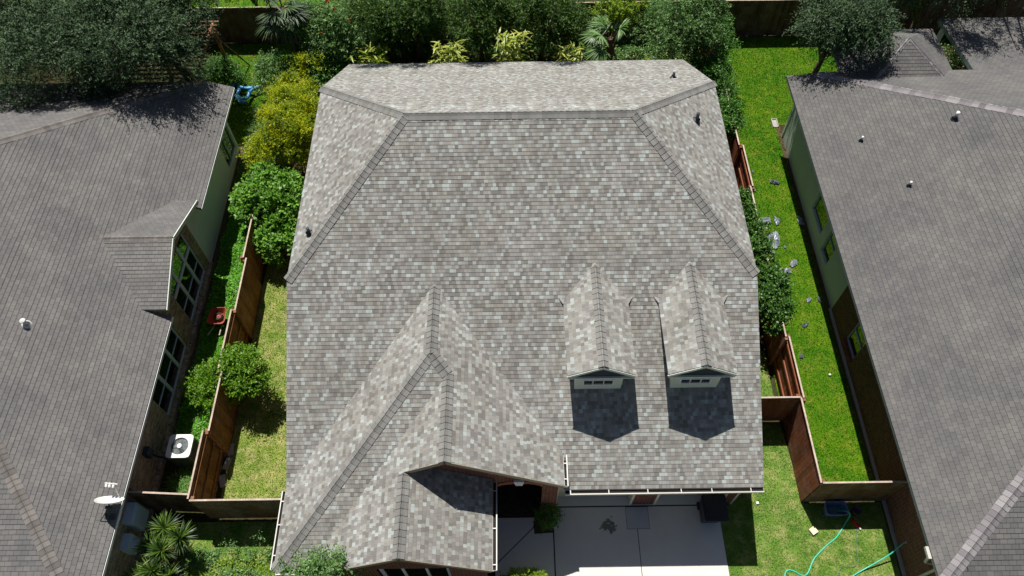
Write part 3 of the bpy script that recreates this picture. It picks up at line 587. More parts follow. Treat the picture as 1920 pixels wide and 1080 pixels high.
w = MB(); wall_x(w, WR-.02, 3.8, 13.15, .12, 3.25, [(10.95, 11.8, .5, 1.95)], face=-1); w.face([(WR-.02, 13.15, .12), (WR-.02, 13.15, 3.2), (WR, 13.15, 3.2), (WR, 13.15, .12)])
w.face([(WR-.02, 3.8, 0), (30, 3.8, 0), (30, 3.8, 3.1), (WR-.02, 3.8, 3.1)]); w.build('brick_wall', M['brick_dark'], rh)
w = MB(); w.box((WR-.09, 3.7, 0), (WR-.01, 13.2, .10)); w.build('foundation', M['foundation'], rh)
wf = simple('pale_blue_window_frame', (176, 190, 200), .5, .05)
window_x(rh, WR, 15.9, 17.15, .75, 2.35, -1, fm=wf, mh=(1.9,), bw=.02); window_x(rh, WR, 14.7, 15.45, .5, 2.0, -1, fm=wf, mh=(1.25,), bw=.03); window_x(rh, WR-.02, 10.95, 11.8, .5, 1.95, -1, fm=wf, mh=(1.2,), bw=.03)
g = MB()
for i in range(11): y = 10.93+i*.08; g.box((WR-.1, y, .42), (WR-.025, y+.07, .495))
g.build('brick_sill', simple('sill_brick', (126, 70, 56), .9, .3, 12), rh)
g = MB(); g.box((10.40, 4.15, 2.86), (10.48, 4.45, 2.95)); g.tube([(10.44, 4.2, 2.9), (10.47, 4.15, 2.6), (11.05, 4.1, 2.3), (11.08, 4.1, .1)], .04, 8); g.build('downspout', M['gutter'], rh)
for x, y in ((17.35, 24.4), (20.6, 24.4), (23.8, 24.4)): g = MB(); g.box((x-.08, y-.08, 0), (x+.08, y+.08, 3.0)); g.build('patio_post', M['siding_pale'], rh)

# ---------------------------------------------------------------- fences
def fence(name_label, runs, mat, group=None, post_every=2.4, loc=None, capm='wood_pale'):
    """runs: (A, B, height, rail side: +1 / -1 / 0, lift) - boards stand on the line A-B, rails and posts on the given side"""
    A0 = runs[0][0]; t = thing('wooden_fence', (A0[0], A0[1], 0), name_label, 'fence', group)
    for A, B_, h, side, lift in runs:
        A, B_ = Vector((*A, 0)), Vector((*B_, 0)); d = (B_-A); L = d.length; d.normalize(); nrm = Vector((-d.y, d.x, 0)); g = MB(); s = 0
        while s < L-.02:
            wd = min(.138, L-s); dz = random.uniform(-.012, .012); off = nrm*random.uniform(-.003, .003); a = A+d*s+off; b = A+d*(s+wd-.005)+off; zz = lift+random.uniform(0, .03); top = h+dz
            T = nrm*.010; g.hexa([a-T+Vector((0, 0, zz)), b-T+Vector((0, 0, zz)), b+T+Vector((0, 0, zz)), a+T+Vector((0, 0, zz)), a-T+Vector((0, 0, top)), b-T+Vector((0, 0, top)), b+T+Vector((0, 0, top)), a+T+Vector((0, 0, top))]); s += wd
        g.build('board_panel', M[mat], t)
        if side:
            for z in (.35, 1.0, h-.22):
                r = MB(); r.bar(A+nrm*side*.03+Vector((0, 0, z)), B_+nrm*side*.03+Vector((0, 0, z)), .038, .085); r.build('rail', M[mat], t)
        np_ = max(1, round(L/post_every))
        for i in range(np_+1):
            q = A+d*(L*i/np_) + nrm*(side or 1)*.095
            if i in (0,): q += d*.05
            if i == np_: q -= d*.05
            r = MB(); r.hexa([q+Vector((x*.043, y*.043, z)) for z in (0, h-.02) for x, y in ((-1, -1), (1, -1), (1, 1), (-1, 1))]); r.build('post', M[mat], t)
        c = MB(); n_ = max(1, int(L/1.6))
        for i in range(n_):
            a, b = A+d*(L*i/n_+.004), A+d*(L*(i+1)/n_); zz = h+.022+random.uniform(-.006, .01); c.bar(a+Vector((0, 0, zz))+nrm*.012, b+Vector((0, 0, zz+random.uniform(-.01, .01)))+nrm*.012, .05, .02)
        c.build('top_trim', M[capm], t)
    return t
XFL, XFR = -9.1, 8.62
fence('long brown boundary fence running between the left neighbour\'s wall and the brick house lawn',
      [((XFL-.05, 6.25), (XFL-.05, 8.27), 1.84, -1, .02), ((XFL+.1, 8.27), (XFL+.1, 10.3), 1.8, 1, .02), ((XFL, 10.3), (XFL, 12.4), 1.86, -1, .02), ((XFL+.1, 12.4), (XFL+.1, 14.46), 1.8, 1, .02), ((XFL, 14.46), (XFL, 18.6), 1.84, 1, .02)], 'wood_orange')
fence('weathered brown fence panel joining the boundary fence to the left side of the brick house', [((-9.12, 6.2), (-6.0, 6.2), 1.82, 1, .07)], 'wood_brown')
fence('old dark fence panel between the left neighbour\'s brick wall and the boundary fence corner', [((-11.0, 6.48), (-9.18, 6.38), 1.8, 1, .05)], 'wood_old')
fence('long reddish boundary fence between the brick house and the right neighbour\'s lawn',
      [((XFR, 6.46), (XFR, 9.06), 1.84, -1, .02), ((XFR+.09, 9.06), (XFR+.09, 11.15), 1.82, 1, .02), ((XFR, 11.15), (XFR, 17.3), 1.82, -1, .02), ((XFR+.09, 17.3), (XFR+.09, 19.3), 1.82, 1, .02), ((XFR-.05, 19.3), (XFR-.05, 27.6), 1.82, -1, .02)], 'wood_red')
fence('short brown cross fence closing the gap beside the right wall of the brick house', [((6.55, 9.07), (8.6, 9.07), 1.82, 1, .05)], 'wood_red')
fence('brown front fence panel behind the blue tub, closing the right neighbour\'s side yard', [((8.66, 6.46), (11.1, 6.46), 1.82, 1, .06)], 'wood_brown')
fence('long dark cedar fence along the back of the yards, behind the trees', [((-24, 27.7), (-9, 27.7), 1.85, 0, .0), ((-9, 27.72), (8.6, 27.72), 1.85, 0, .0), ((8.7, 27.7), (30, 27.7), 1.85, 0, .0)], 'wood_old', post_every=3)
#TREES#
# ---------------------------------------------------------------- foliage
def unit(v): return v/np.maximum(np.linalg.norm(v, axis=1, keepdims=True), 1e-9)
def leaf_quads(P, D, N, L, W):
    """one folded diamond leaf per row: base P, direction D, up N, length L, width W"""
    S = unit(np.cross(D, N)); n = len(P); L = L[:, None]; W = W[:, None]; N2 = unit(np.cross(S, D))
    V = np.stack([P, P+D*L*.45+S*W*.5+N2*W*.12, P+D*L, P+D*L*.45-S*W*.5+N2*W*.12], 1).reshape(-1, 3)
    return V, np.arange(n*4).reshape(n, 4)
def leaf_mesh(name, parent, mat, P, D, N, L, W, rng):
    V, Fc = leaf_quads(P, D, N, L, W); uv = np.repeat(rng.random((len(P), 2)), 4, axis=0)
    return npmesh(name, V, Fc, uv, mat, parent)
def twigs(rng, O, D, length, per, L, W, spread=.9, droop=.2):
    """leaves set along twigs starting at O with direction D; returns P, D, N, L, W"""
    n = len(O); t = np.tile(np.linspace(.1, 1, per), n)+rng.normal(0, .03, n*per)
    O2, D2 = np.repeat(O, per, 0), np.repeat(D, per, 0); ln = np.repeat(length, per)
    P = O2+D2*(t*ln)[:, None]; P[:, 2] -= droop*(t**2)*ln
    side = unit(np.cross(D2, rng.normal(size=D2.shape))); LD = unit(D2*.6+side*spread+rng.normal(0, .15, D2.shape)); LD[:, 2] -= droop*.5; LD = unit(LD)
    N = unit(rng.normal(0, .45, D2.shape)+np.array([0, 0, 1.])); k_ = rng.uniform(.65, 1.25, n*per)
    return P, LD, N, L*k_, W*k_
def crown(rng, c, R, nclump, tw_per, per, L, W, tl=.35, droop=.2, up=.3, clump=.42, flat=.8, hollow=.55, spread=.9):
    c, R = np.array(c, float), np.array(R, float); d = unit(rng.normal(size=(nclump, 3))); d[:, 2] = np.where(d[:, 2] < -.5, -d[:, 2]*.5, d[:, 2])
    rad = rng.uniform(hollow, 1, nclump)**.6; CC = c+d*R*rad[:, None]*.8; cr = R.mean()*clump*rng.uniform(.6, 1.25, nclump)
    n = nclump*tw_per; ci = np.repeat(np.arange(nclump), tw_per); dd = unit(rng.normal(size=(n, 3))+d[ci]*.9+np.array([0, 0, up]))
    O = CC[ci]+dd*(cr[ci]*rng.uniform(.35, .95, n))[:, None]*np.array([1, 1, flat]); TD = unit(dd+rng.normal(0, .35, dd.shape)+np.array([0, 0, up*.5-droop*.5]))
    return twigs(rng, O, TD, tl*rng.uniform(.5, 1.3, n), per, L, W, spread, droop), CC
def cat(*A): return tuple(np.concatenate([a[i] for a in A]) for i in range(5))
def plant(name, label, category, base, crowns, mat, seed, group=None, trunk=.08, limbs=6, bark=None, crown_name='crown', lean=None):
    rng = np.random.default_rng(seed); t = thing(name, (base[0], base[1], 0), label, category, group); S = []; CCs = []
    for a in crowns:
        s, cc = crown(rng, **a); S.append(s); CCs.append(cc)
    s = cat(*S); ok = s[0][:, 2] > .03; s = tuple(a[ok] for a in s); leaf_mesh(crown_name, t, mat, *s, rng); CC = np.concatenate(CCs)
    g = MB(); c0 = Vector(np.mean([np.array(a['c']) for a in crowns], 0)); b0 = Vector((base[0], base[1], -.05)); mid = b0.lerp(c0, .45)+Vector((rng.normal(0, .1), rng.normal(0, .1), 0)); mid.z = min(mid.z, c0.z*.6)
    g.tube([b0, b0.lerp(mid, .5), mid], [trunk, trunk*.8, trunk*.65], 8)
    for i in rng.choice(len(CC), min(limbs, len(CC)), replace=False):
        e = Vector(CC[i]); m2 = mid.lerp(e, .5)+Vector(rng.normal(0, .12, 3)); g.tube([mid, m2, e, e+(e-m2)*.4], [trunk*.55, trunk*.35, trunk*.16, trunk*.06], 6)
    g.build('trunk', bark or M['bark'], t, True); return t
def blades(rng, P, D, L, W, arch=.5, seg=4):
    """long arching strap leaves"""
    n = len(P); S = unit(np.cross(D, np.tile([0, 0, 1.], (n, 1)))+1e-6); V = []; F_ = []
    prof = [.5, 1, .85, .5, .04] if seg == 4 else [.6, 1, .06]
    for k_ in range(seg+1):
        t = k_/seg; Q = P+D*(L*t)[:, None]; Q = Q-np.array([0, 0, 1])*(arch*L*t*t)[:, None]; w = (W*prof[k_]/2)[:, None]; V += [Q-S*w, Q+S*w]
    V = np.stack(V, 1).reshape(-1, 3); m = 2*(seg+1); b = (np.arange(n)*m)[:, None]
    F_ = np.concatenate([b+np.array([[2*k_, 2*k_+1, 2*k_+3, 2*k_+2]]) for k_ in range(seg)], 0); uv = np.repeat(rng.random((n, 2)), m, 0)
    return V, F_, uv
def merge(parts):
    V, F_, U = [], [], []; o = 0
    for v, f, u in parts: V.append(v); F_.append(f+o); U.append(u); o += len(v)
    return np.concatenate(V), np.concatenate(F_), np.concatenate(U)
G = {
 'dark': mat_leaf('dark_fine_foliage', [(40, 60, 34), (64, 90, 54), (96, 122, 78)], .6, .22), 'weep': mat_leaf('dark_weeping_foliage', [(40, 68, 26), (74, 112, 42), (124, 156, 68)], .5, .38),
 'grey': mat_leaf('grey_green_foliage', [(66, 104, 52), (106, 146, 74), (146, 178, 106)], .5, .36), 'mid': mat_leaf('mid_green_foliage', [(44, 86, 26), (74, 124, 40), (110, 154, 62)], .45, .3),
 'bright': mat_leaf('bright_green_foliage', [(76, 126, 32), (108, 160, 50), (150, 192, 80)], .4, .35), 'yellow': mat_leaf('yellow_green_foliage', [(124, 154, 10), (184, 196, 14), (224, 218, 40)], .5, .5, ((92, 130, 28), 1.6)),
 'lime': mat_leaf('lime_foliage', [(92, 130, 26), (132, 162, 38), (170, 188, 60)], .45, .4), 'vine': mat_leaf('vine_foliage', [(40, 74, 22), (66, 112, 36), (108, 142, 58)], .4, .25),
 'cover': mat_leaf('ground_cover_leaves', [(66, 122, 16), (92, 160, 22), (124, 188, 44)], .45, .3), 'palm': mat_leaf('palm_frond', [(60, 100, 44), (104, 140, 76), (150, 176, 118)], .4, .3),
 'yucca': mat_leaf('sword_leaf', [(34, 66, 22), (58, 92, 34), (130, 152, 60)], .35, .25), 'bamboo': mat_leaf('variegated_leaf', [(96, 132, 34), (164, 178, 66), (206, 206, 104)], .4, .35),
 'grass': mat_leaf('long_grass_blade', [(78, 126, 46), (110, 158, 64), (154, 186, 106)], .5, .3), 'red': mat_leaf('red_petal', [(190, 30, 30), (220, 60, 40)], .5, .2), 'orange': mat_leaf('orange_petal', [(216, 70, 20), (232, 110, 30)], .5, .2),
 'bush': mat_leaf('fresh_green_foliage', [(70, 118, 20), (104, 148, 30), (142, 178, 52)], .45, .4), 'dry': mat_leaf('dry_leaf', [(120, 92, 60), (160, 128, 88)], .7, .1)}
K = dict
# big dark trees hanging over the left neighbour's roof
FINE = K(L=.115, W=.032, tl=.55, per=11, droop=.35, spread=.75)
plant('evergreen_tree', 'tall dark tree in the top left corner, nearest the left photo edge', 'tree', (-17.4, 24.6), [K(c=(-17.0, 21.6, 4.6), R=(2.9, 2.4, 2.2), nclump=46, tw_per=95, **FINE), K(c=(-19.0, 23.6, 5.2), R=(2.8, 2.6, 2.2), nclump=28, tw_per=90, **FINE), K(c=(-17, 25.8, 3.6), R=(3.2, 1.6, 2.6), nclump=24, tw_per=70, **FINE)], G['dark'], 1, 'dark trees over the left roof', .22, 12)
plant('evergreen_tree', 'big dark drooping tree hanging over the back of the left roof, beside the pergola', 'tree', (-13.8, 25.2), [K(c=(-13.8, 21.8, 4.7), R=(2.1, 2.1, 2.1), nclump=50, tw_per=105, **FINE), K(c=(-14.4, 24.4, 5.2), R=(2.8, 2.2, 2.2), nclump=34, tw_per=90, **FINE), K(c=(-12.5, 24.4, 4.3), R=(.9, 1.3, 1.4), nclump=14, tw_per=80, **FINE)], G['dark'], 2, 'dark trees over the left roof', .22, 14)
plant('evergreen_tree', 'dark tree in shade behind the back fence, between the big dark tree and the palm', 'tree', (-11.6, 28.9), [K(c=(-11.6, 28.9, 2.3), R=(1.0, .6, .7), nclump=12, tw_per=70, **FINE)], G['mid'], 3, None, .1)
# trees along the back
WF = K(L=.105, W=.030, tl=.6, per=11, droop=.3, spread=.7, up=.5)
for i, (x, y, z, r, lab) in enumerate([(-5.3, 25.0, 2.9, 1.1, 'dark weeping tree behind the left end of the rear ridge, beside the red-flowered shrub'), (-4.0, 24.7, 3.1, .9, 'dark weeping tree just left of the left clump of striped leaves'),
        (-1.25, 24.6, 3.2, .95, 'dark weeping tree between the left and middle clumps of striped leaves'), (1.35, 24.6, 3.1, .95, 'dark weeping tree between the middle striped clump and the fan palm')]):
    plant('weeping_tree', lab, 'tree', (x, y+1.5), [K(c=(x, y+1.5, z-.5), R=(r, 1.0, 2.0), nclump=30, tw_per=80, **WF), K(c=(x+.1, 23.5, z+2.2), R=(r*.9, 1.0, 1.1), nclump=8, tw_per=70, **WF), K(c=(x+.6, y+2.3, z-1.2), R=(r*1.6, .7, 1.8), nclump=20, tw_per=60, **WF)], G['weep'], 10+i, 'weeping trees behind the house', .12, 10)
plant('oleander_bush', 'green bush with a few red flowers beside the dark palm', 'bush', (-7.0, 26.2), [K(c=(-7.0, 25.6, 2.0), R=(1.25, 1.2, 1.9), nclump=28, tw_per=60, per=9, L=.14, W=.042, tl=.4, droop=.1, up=.6)], G['grey'], 20, None, .06)
plant('leafy_bush', 'light green bush behind the left rear roof corner, with a pale yellow top', 'bush', (-5.75, 24.6), [K(c=(-5.7, 24.6, 1.2), R=(.55, .6, 1.2), nclump=12, tw_per=50, per=8, L=.1, W=.05, tl=.25, up=.5)], G['lime'], 21, None, .04)
plant('leafy_bush', 'dark green bush filling the gap below the oleander by the left rear roof corner', 'bush', (-7.7, 24.0), [K(c=(-7.5, 24.0, .9), R=(1.2, 1.2, 1.2), nclump=18, tw_per=55, per=8, L=.11, W=.05, tl=.3, up=.4)], G['mid'], 22, None, .04)
plant('leafy_bush', 'yellow-tipped bush between the oleander and the yellow bush', 'bush', (-8.0, 24.6), [K(c=(-8.2, 23.9, 1.6), R=(.75, .6, .8), nclump=12, tw_per=50, per=8, L=.1, W=.04, tl=.28, up=.5)], G['yellow'], 23, None, .04)
plant('leafy_bush', 'grey-green rose bush beside the small back lawn', 'bush', (-9.6, 24.6), [K(c=(-9.6, 24.4, 1.0), R=(.95, 1.1, 1.15), nclump=18, tw_per=50, per=8, L=.1, W=.05, tl=.3, up=.5)], G['grey'], 24, None, .04)
plant('leafy_bush', 'low feathery green bush on the small back lawn behind the pergola post', 'bush', (-12.3, 25.6), [K(c=(-12.5, 25.0, .5), R=(.85, .8, .6), nclump=16, tw_per=60, per=10, L=.09, W=.028, tl=.4, up=.4)], G['mid'], 25, None, .03)
plant('yellow_bush', 'large yellow-green bush at the left rear corner of the brick house', 'bush', (-8.7, 21.4), [K(c=(-8.35, 20.9, 1.5), R=(1.4, 1.6, 1.35), nclump=46, tw_per=75, per=10, L=.085, W=.034, tl=.34, up=.7, clump=.3), K(c=(-9.3, 19.9, 1.1), R=(.9, .8, .9), nclump=18, tw_per=60, per=10, L=.085, W=.034, tl=.45, up=.8, clump=.35), K(c=(-8.6, 22.5, 1.3), R=(1.0, 1.0, 1.0), nclump=20, tw_per=60, per=10, L=.085, W=.034, tl=.4, up=.9, clump=.3)], G['yellow'], 26, None, .07)
plant('ficus_bush', 'glossy bright green bush over the fence beside the left edge of the roof', 'bush', (-8.6, 17.2), [K(c=(-8.75, 17.3, 1.35), R=(1.3, 1.25, 1.25), nclump=40, tw_per=48, per=8, L=.14, W=.085, tl=.26, up=.5, clump=.34), K(c=(-8.3, 15.9, .9), R=(.75, .8, .9), nclump=16, tw_per=40, per=8, L=.13, W=.08, tl=.25, up=.4)], G['bright'], 27, None, .07)
plant('leafy_bush', 'bright green bush straddling the left fence near the wheelbarrow', 'bush', (-8.8, 10.5), [K(c=(-8.5, 10.4, 1.3), R=(.85, .75, .85), nclump=26, tw_per=45, per=9, L=.09, W=.045, tl=.3, up=.5, clump=.34), K(c=(-9.6, 10.2, .7), R=(.7, .8, .6), nclump=16, tw_per=45, per=9, L=.09, W=.04, tl=.3, up=.6)], G['bush'], 28, None, .05)
# right side: tree, hedge and vines on the boundary fence
plant('leafy_tree', 'bushy grey-green tree behind the right rear corner of the brick house roof', 'tree', (7.2, 25.4), [K(c=(6.8, 24.8, 3.0), R=(1.7, 1.5, 1.9), nclump=40, tw_per=75, per=10, L=.095, W=.036, tl=.42, up=.4, droop=.25)], G['grey'], 30, None, .14, 10)
plant('yellow_tree', 'small yellow-green tree top above the fan palm behind the house', 'tree', (4.6, 26.6), [K(c=(4.7, 25.9, 2.9), R=(.95, .9, 1.3), nclump=20, tw_per=60, per=9, L=.09, W=.04, tl=.3, up=.6)], G['lime'], 31, None, .06)
plant('hedge', 'tall leafy hedge climbing the fence behind the right rear roof corner', 'hedge', (8.3, 23.4), [K(c=(8.2, 25.2, 1.6), R=(.95, 1.6, 1.5), nclump=26, tw_per=60, per=8, L=.08, W=.042, tl=.26, up=.4), K(c=(8.35, 22.9, 1.35), R=(.62, 1.5, 1.2), nclump=26, tw_per=60, per=8, L=.08, W=.042, tl=.24, up=.4), K(c=(8.4, 20.9, 1.35), R=(.5, 1.2, .9), nclump=20, tw_per=50, per=8, L=.08, W=.042, tl=.22, up=.4)], G['mid'], 32, None, .05)
plant('vine', 'leafy green vine draped over the right fence beside the garage side of the roof', 'vine', (8.4, 14), [K(c=(8.22, 16.4, 1.62), R=(.3, .9, .5), nclump=16, tw_per=40, per=7, L=.085, W=.055, tl=.22, up=.2), K(c=(8.3, 14.6, 1.65), R=(.38, 1.2, .65), nclump=26, tw_per=45, per=7, L=.085, W=.055, tl=.24, up=.2), K(c=(8.45, 12.7, 1.6), R=(.48, 1.2, .75), nclump=32, tw_per=45, per=7, L=.085, W=.055, tl=.24, up=.2)], G['vine'], 33, None, .03)
plant('ash_tree', 'sparse drooping tree overhanging the right neighbour\'s back lawn and roof corner', 'tree', (12.9, 24.4), [K(c=(12.2, 22.4, 4.9), R=(1.35, 1.5, 1.1), nclump=30, tw_per=70, per=11, L=.12, W=.032, tl=.6, up=.2, droop=.35, spread=.7), K(c=(12.9, 23.6, 3.5), R=(1.3, .9, 1.0), nclump=18, tw_per=65, per=11, L=.12, W=.032, tl=.6, up=.1, droop=.4, spread=.7)], G['dark'], 34, None, .16, 12)
plant('evergreen_tree', 'dark tree behind the back fence above the right patio roof', 'tree', (17.5, 26.3), [K(c=(16.8, 25.9, 3.7), R=(2.2, 1.2, 1.1), nclump=24, tw_per=60, **FINE), K(c=(16.0, 24.9, 5.7), R=(2.0, 1.4, .9), nclump=18, tw_per=60, **FINE)], G['dark'], 35, None, .16, 8)  # upper crown is out of view, added to shade the ground below
plant('evergreen_tree', 'dark tree behind the patio roof in the top right corner', 'tree', (21.5, 27.2), [K(c=(21.0, 26.9, 3.7), R=(2.4, 1.2, 1.3), nclump=24, tw_per=60, **FINE), K(c=(18.6, 25.3, 6.1), R=(1.8, 1.6, .9), nclump=16, tw_per=50, **FINE)], G['dark'], 36, None, .16, 8)
plant('ash_tree', 'thin branch tips of a sparse tree over the bottom right roof corner', 'tree', (12.9, 1.6), [K(c=(12.3, 2.2, 4.7), R=(1.0, .9, .5), nclump=9, tw_per=9, per=8, L=.10, W=.04, tl=.55, up=.1)], G['lime'], 37, None, .05, 9, simple('pale_twig', (170, 160, 138), .9, .2))
# small plants round the house
plant('leafy_bush', 'open green bush in front of the bottom left gable of the brick house', 'bush', (-5.0, 3.6), [K(c=(-4.5, 4.0, 3.25), R=(.6, .35, .75), nclump=26, tw_per=16, per=9, L=.075, W=.034, tl=.4, up=1.0, clump=.4), K(c=(-5.45, 3.85, 2.9), R=(.6, .3, .75), nclump=14, tw_per=14, per=9, L=.075, W=.034, tl=.4, up=1.0, clump=.4)], G['grey'], 40, None, .04)
plant('leafy_bush', 'small dark bush beside the brick pier of the entry', 'bush', (.9, 6.0), [K(c=(.95, 6.0, .6), R=(.28, .3, .5), nclump=12, tw_per=20, per=8, L=.06, W=.03, tl=.2, up=.6)], G['mid'], 41, None, .02)
t = plant('flowering_bush', 'low yellow-green bush with orange flowers at the bottom edge by the walkway', 'bush', (.3, 3.95), [K(c=(.3, 4.05, .4), R=(.85, .42, .35), nclump=30, tw_per=28, per=7, L=.065, W=.032, tl=.14, up=.8)], G['lime'], 42, None, .02)
def petals(parent, spots, mat, seed, s=.035):
    rng = np.random.default_rng(seed); P = np.repeat(np.array(spots), 7, 0); D = unit(rng.normal(size=P.shape)+np.array([0, 0, .6])); leaf_mesh('flower', parent, mat, P, D, unit(rng.normal(size=P.shape)+[0, 0, 1]), np.full(len(P), s*1.6), np.full(len(P), s), rng)
rr = random.Random(3)
petals(t, [(rr.uniform(-.3, 1.0), rr.uniform(3.95, 4.35), rr.uniform(.62, .76)) for _ in range(16)], G['orange'], 1)
ol = [o for o in C.objects if o.name.startswith('oleander')][0]; petals(ol, [(-7.4, 25.3, 3.5), (-6.9, 25.1, 3.6), (-7.2, 25.5, 3.75), (-6.3, 25.0, 3.2), (-7.9, 24.9, 2.7), (-7.5, 24.7, 2.9)], G['red'], 2, .08)
sp = []
for i, (x, y, h) in enumerate([(-8.3, 5.35, .9), (-7.75, 5.2, .8), (-7.2, 5.3, 1.25), (-6.6, 5.25, 1.0)]):
    rng = np.random.default_rng(50+i); t = thing('sapling', (x, y, 0), ('leftmost thin sapling in the dark shadow of the left front fence', 'short thin sapling, second from the left, in the front fence shadow', 'tallest thin sapling in the shadow of the left front fence', 'thin sapling in the fence shadow nearest the brick house gutter')[i], 'sapling', 'thin saplings in front of the left front fence')
    n = 16; z = np.linspace(.15, h, n); O = np.stack([x+.12*np.sin(z*3+i), y+.1*np.cos(z*4+i), z], 1); D = unit(rng.normal(size=(n, 3))*np.array([1, 1, .3])); s = twigs(rng, O, D, np.full(n, .16), 5, .07, .032)
    leaf_mesh('foliage', t, G['grey'], *s, rng); g = MB(); g.tube([(x+.12*math.sin(q*3+i), y+.1*math.cos(q*4+i), q) for q in (0, h*.3, h*.6, h)], [.012, .01, .007, .003], 5); g.build('stem', M['bark'], t)
def rosette(rng, c, n, L, W, arch=.45, lo=.1, hi=1.2):
    a = rng.uniform(0, 2*math.pi, n); e = rng.uniform(lo, hi, n); D = np.stack([np.cos(a)*np.cos(e), np.sin(a)*np.cos(e), np.sin(e)], 1)
    return blades(rng, np.tile(np.array(c, float), (n, 1)), D, L*rng.uniform(.7, 1.15, n), W*rng.uniform(.8, 1.2, n), arch)
t = thing('yucca', (-10.0, 5.0, 0), 'spiky yucca clump with long sword leaves beside the blue-grey meter boxes', 'plant'); rng = np.random.default_rng(60)
hd = [(-9.45, 5.35, 1.2), (-9.95, 5.65, 1.15), (-9.75, 4.95, 1.45), (-10.15, 5.1, 1.2), (-9.95, 4.45, 1.3), (-10.35, 4.3, 1.15), (-9.6, 4.3, 1.1)]
V, Fx, U = merge([rosette(rng, c, 150, .52, .03, .08, -.2) for c in hd]); npmesh('sword_leaves', V, Fx, U, G['yucca'], t); g = MB()
for c in hd: g.tube([(c[0]*.5-5.0, c[1]*.5+2.5, 0), (c[0], c[1], c[2]*.5), c], [.07, .06, .05], 8)
g.build('trunk', M['bark'], t)
def tuft(name, lab, cat_, c, n, r, L, W, mat, seed, arch=.5, lo=.6, hi=1.4, group=None):
    rng = np.random.default_rng(seed); t = rng.random(n)**.5*r; a = rng.uniform(0, 6.28, n); P = np.stack([c[0]+t*np.cos(a), c[1]+t*np.sin(a)*(c[3] if len(c) > 3 else 1), np.full(n, c[2])], 1)
    b = rng.uniform(0, 6.28, n); e = rng.uniform(lo, hi, n); D = np.stack([np.cos(b)*np.cos(e), np.sin(b)*np.cos(e), np.sin(e)], 1); V, Fx, U = blades(rng, P, D, L*rng.uniform(.5, 1.2, n), W*rng.uniform(.7, 1.2, n), arch)
    o = npmesh(name, V, Fx, U, mat); tag(o, lab, cat_, group); return o
tuft('long_grass', 'clump of long arching grass between the white condenser and the dark fence panel', 'grass clump', (-10.1, 7.25, 0), 900, .5, .5, .016, G['grass'], 61)
tuft('long_grass', 'clump of long arching grass growing behind the white condenser', 'grass clump', (-9.85, 9.25, 0), 800, .55, .45, .016, G['grass'], 62)
tuft('long_grass', 'clump of fine grass beside the low windows of the left house', 'grass clump', (-10.45, 9.0, 0), 400, .35, .45, .014, G['grass'], 63)
for i, (x, y, n, lab) in enumerate([(-2.5, 24.3, 260, 'left clump of striped yellow leaves behind the rear eave'), (.1, 24.3, 320, 'middle clump of striped yellow leaves behind the rear eave, the tallest of them'), (2.5, 24.5, 180, 'right clump of striped yellow leaves near the fan palm'), (-5.9, 24.3, 150, 'small sparse clump of striped leaves near the left rear corner'), (6.2, 24.0, 150, 'clump of striped leaves under the bushy tree by the right rear corner')]):
    rng = np.random.default_rng(70+i); P = np.stack([x+np.clip(rng.normal(0, .33, n), -.55, .55), y+np.clip(rng.normal(0, .22, n), -.3, .3), rng.uniform(.6, (3.0 if n > 310 else 2.5) if n > 200 else 2.2, n)], 1); b = rng.uniform(0, 6.28, n); e = rng.uniform(-.1, 1.0, n)
    D = np.stack([np.cos(b)*np.cos(e), np.sin(b)*np.cos(e), np.sin(e)], 1); V, Fx, U = blades(rng, P, D, rng.uniform(.32, .62, n), rng.uniform(.055, .095, n), .35)
    tag(npmesh('ginger_plant', V, Fx, U, G['bamboo']), lab, 'plant', 'striped ginger plants behind the house')
def fan_palm(lab, base, h, nf, fr, seed, mat, group=None, up=(.1, 1.1)):
    rng = np.random.default_rng(seed); t = thing('fan_palm', (base[0], base[1], 0), lab, 'palm', group); g = MB(); g.tube([(base[0], base[1], 0), (base[0]+.1, base[1], h*.5), (base[0], base[1], h)], [.16, .13, .12], 10); g.build('trunk', M['bark'], t)
    for i in range(nf):
        a = rng.uniform(0, 6.28); e = rng.uniform(*up); D = np.array([math.cos(a)*math.cos(e), math.sin(a)*math.cos(e), math.sin(e)]); pl_ = rng.uniform(.5, .9)*fr; hub = np.array([base[0], base[1], h])+D*pl_-np.array([0, 0, .12*pl_])
        S = np.cross(D, [0, 0, 1]); S /= np.linalg.norm(S); n = 26; th = np.linspace(-1.9, 1.9, n); DD = np.cos(th)[:, None]*D+np.sin(th)[:, None]*S+rng.normal(0, .04, (n, 3))
        V, Fx, U = blades(rng, np.tile(hub, (n, 1)), unit(DD), fr*(.75+.25*np.cos(th))*rng.uniform(.9, 1.05, n), np.full(n, fr*.075), .3, 4)
        f = npmesh('frond', V, Fx, U, mat, t); g = MB(); g.tube([(base[0], base[1], h-.05), tuple(hub)], [.018, .012], 5); g.build('stalk', M['bark'], f)
fan_palm('dark fan palm with drooping fronds beside the back fence, top left', (-9.1, 25.6), 3.4, 17, .95, 80, mat_leaf('dark_palm_frond', [(40, 58, 36), (62, 84, 48), (104, 128, 78)], .5, .2), None, (-.7, 1.2))
fan_palm('bright green fan palm behind the rear eave, under the yellow-green tree', (4.1, 24.6), 2.5, 11, .75, 81, G['palm'], None, (-.3, 1.2))
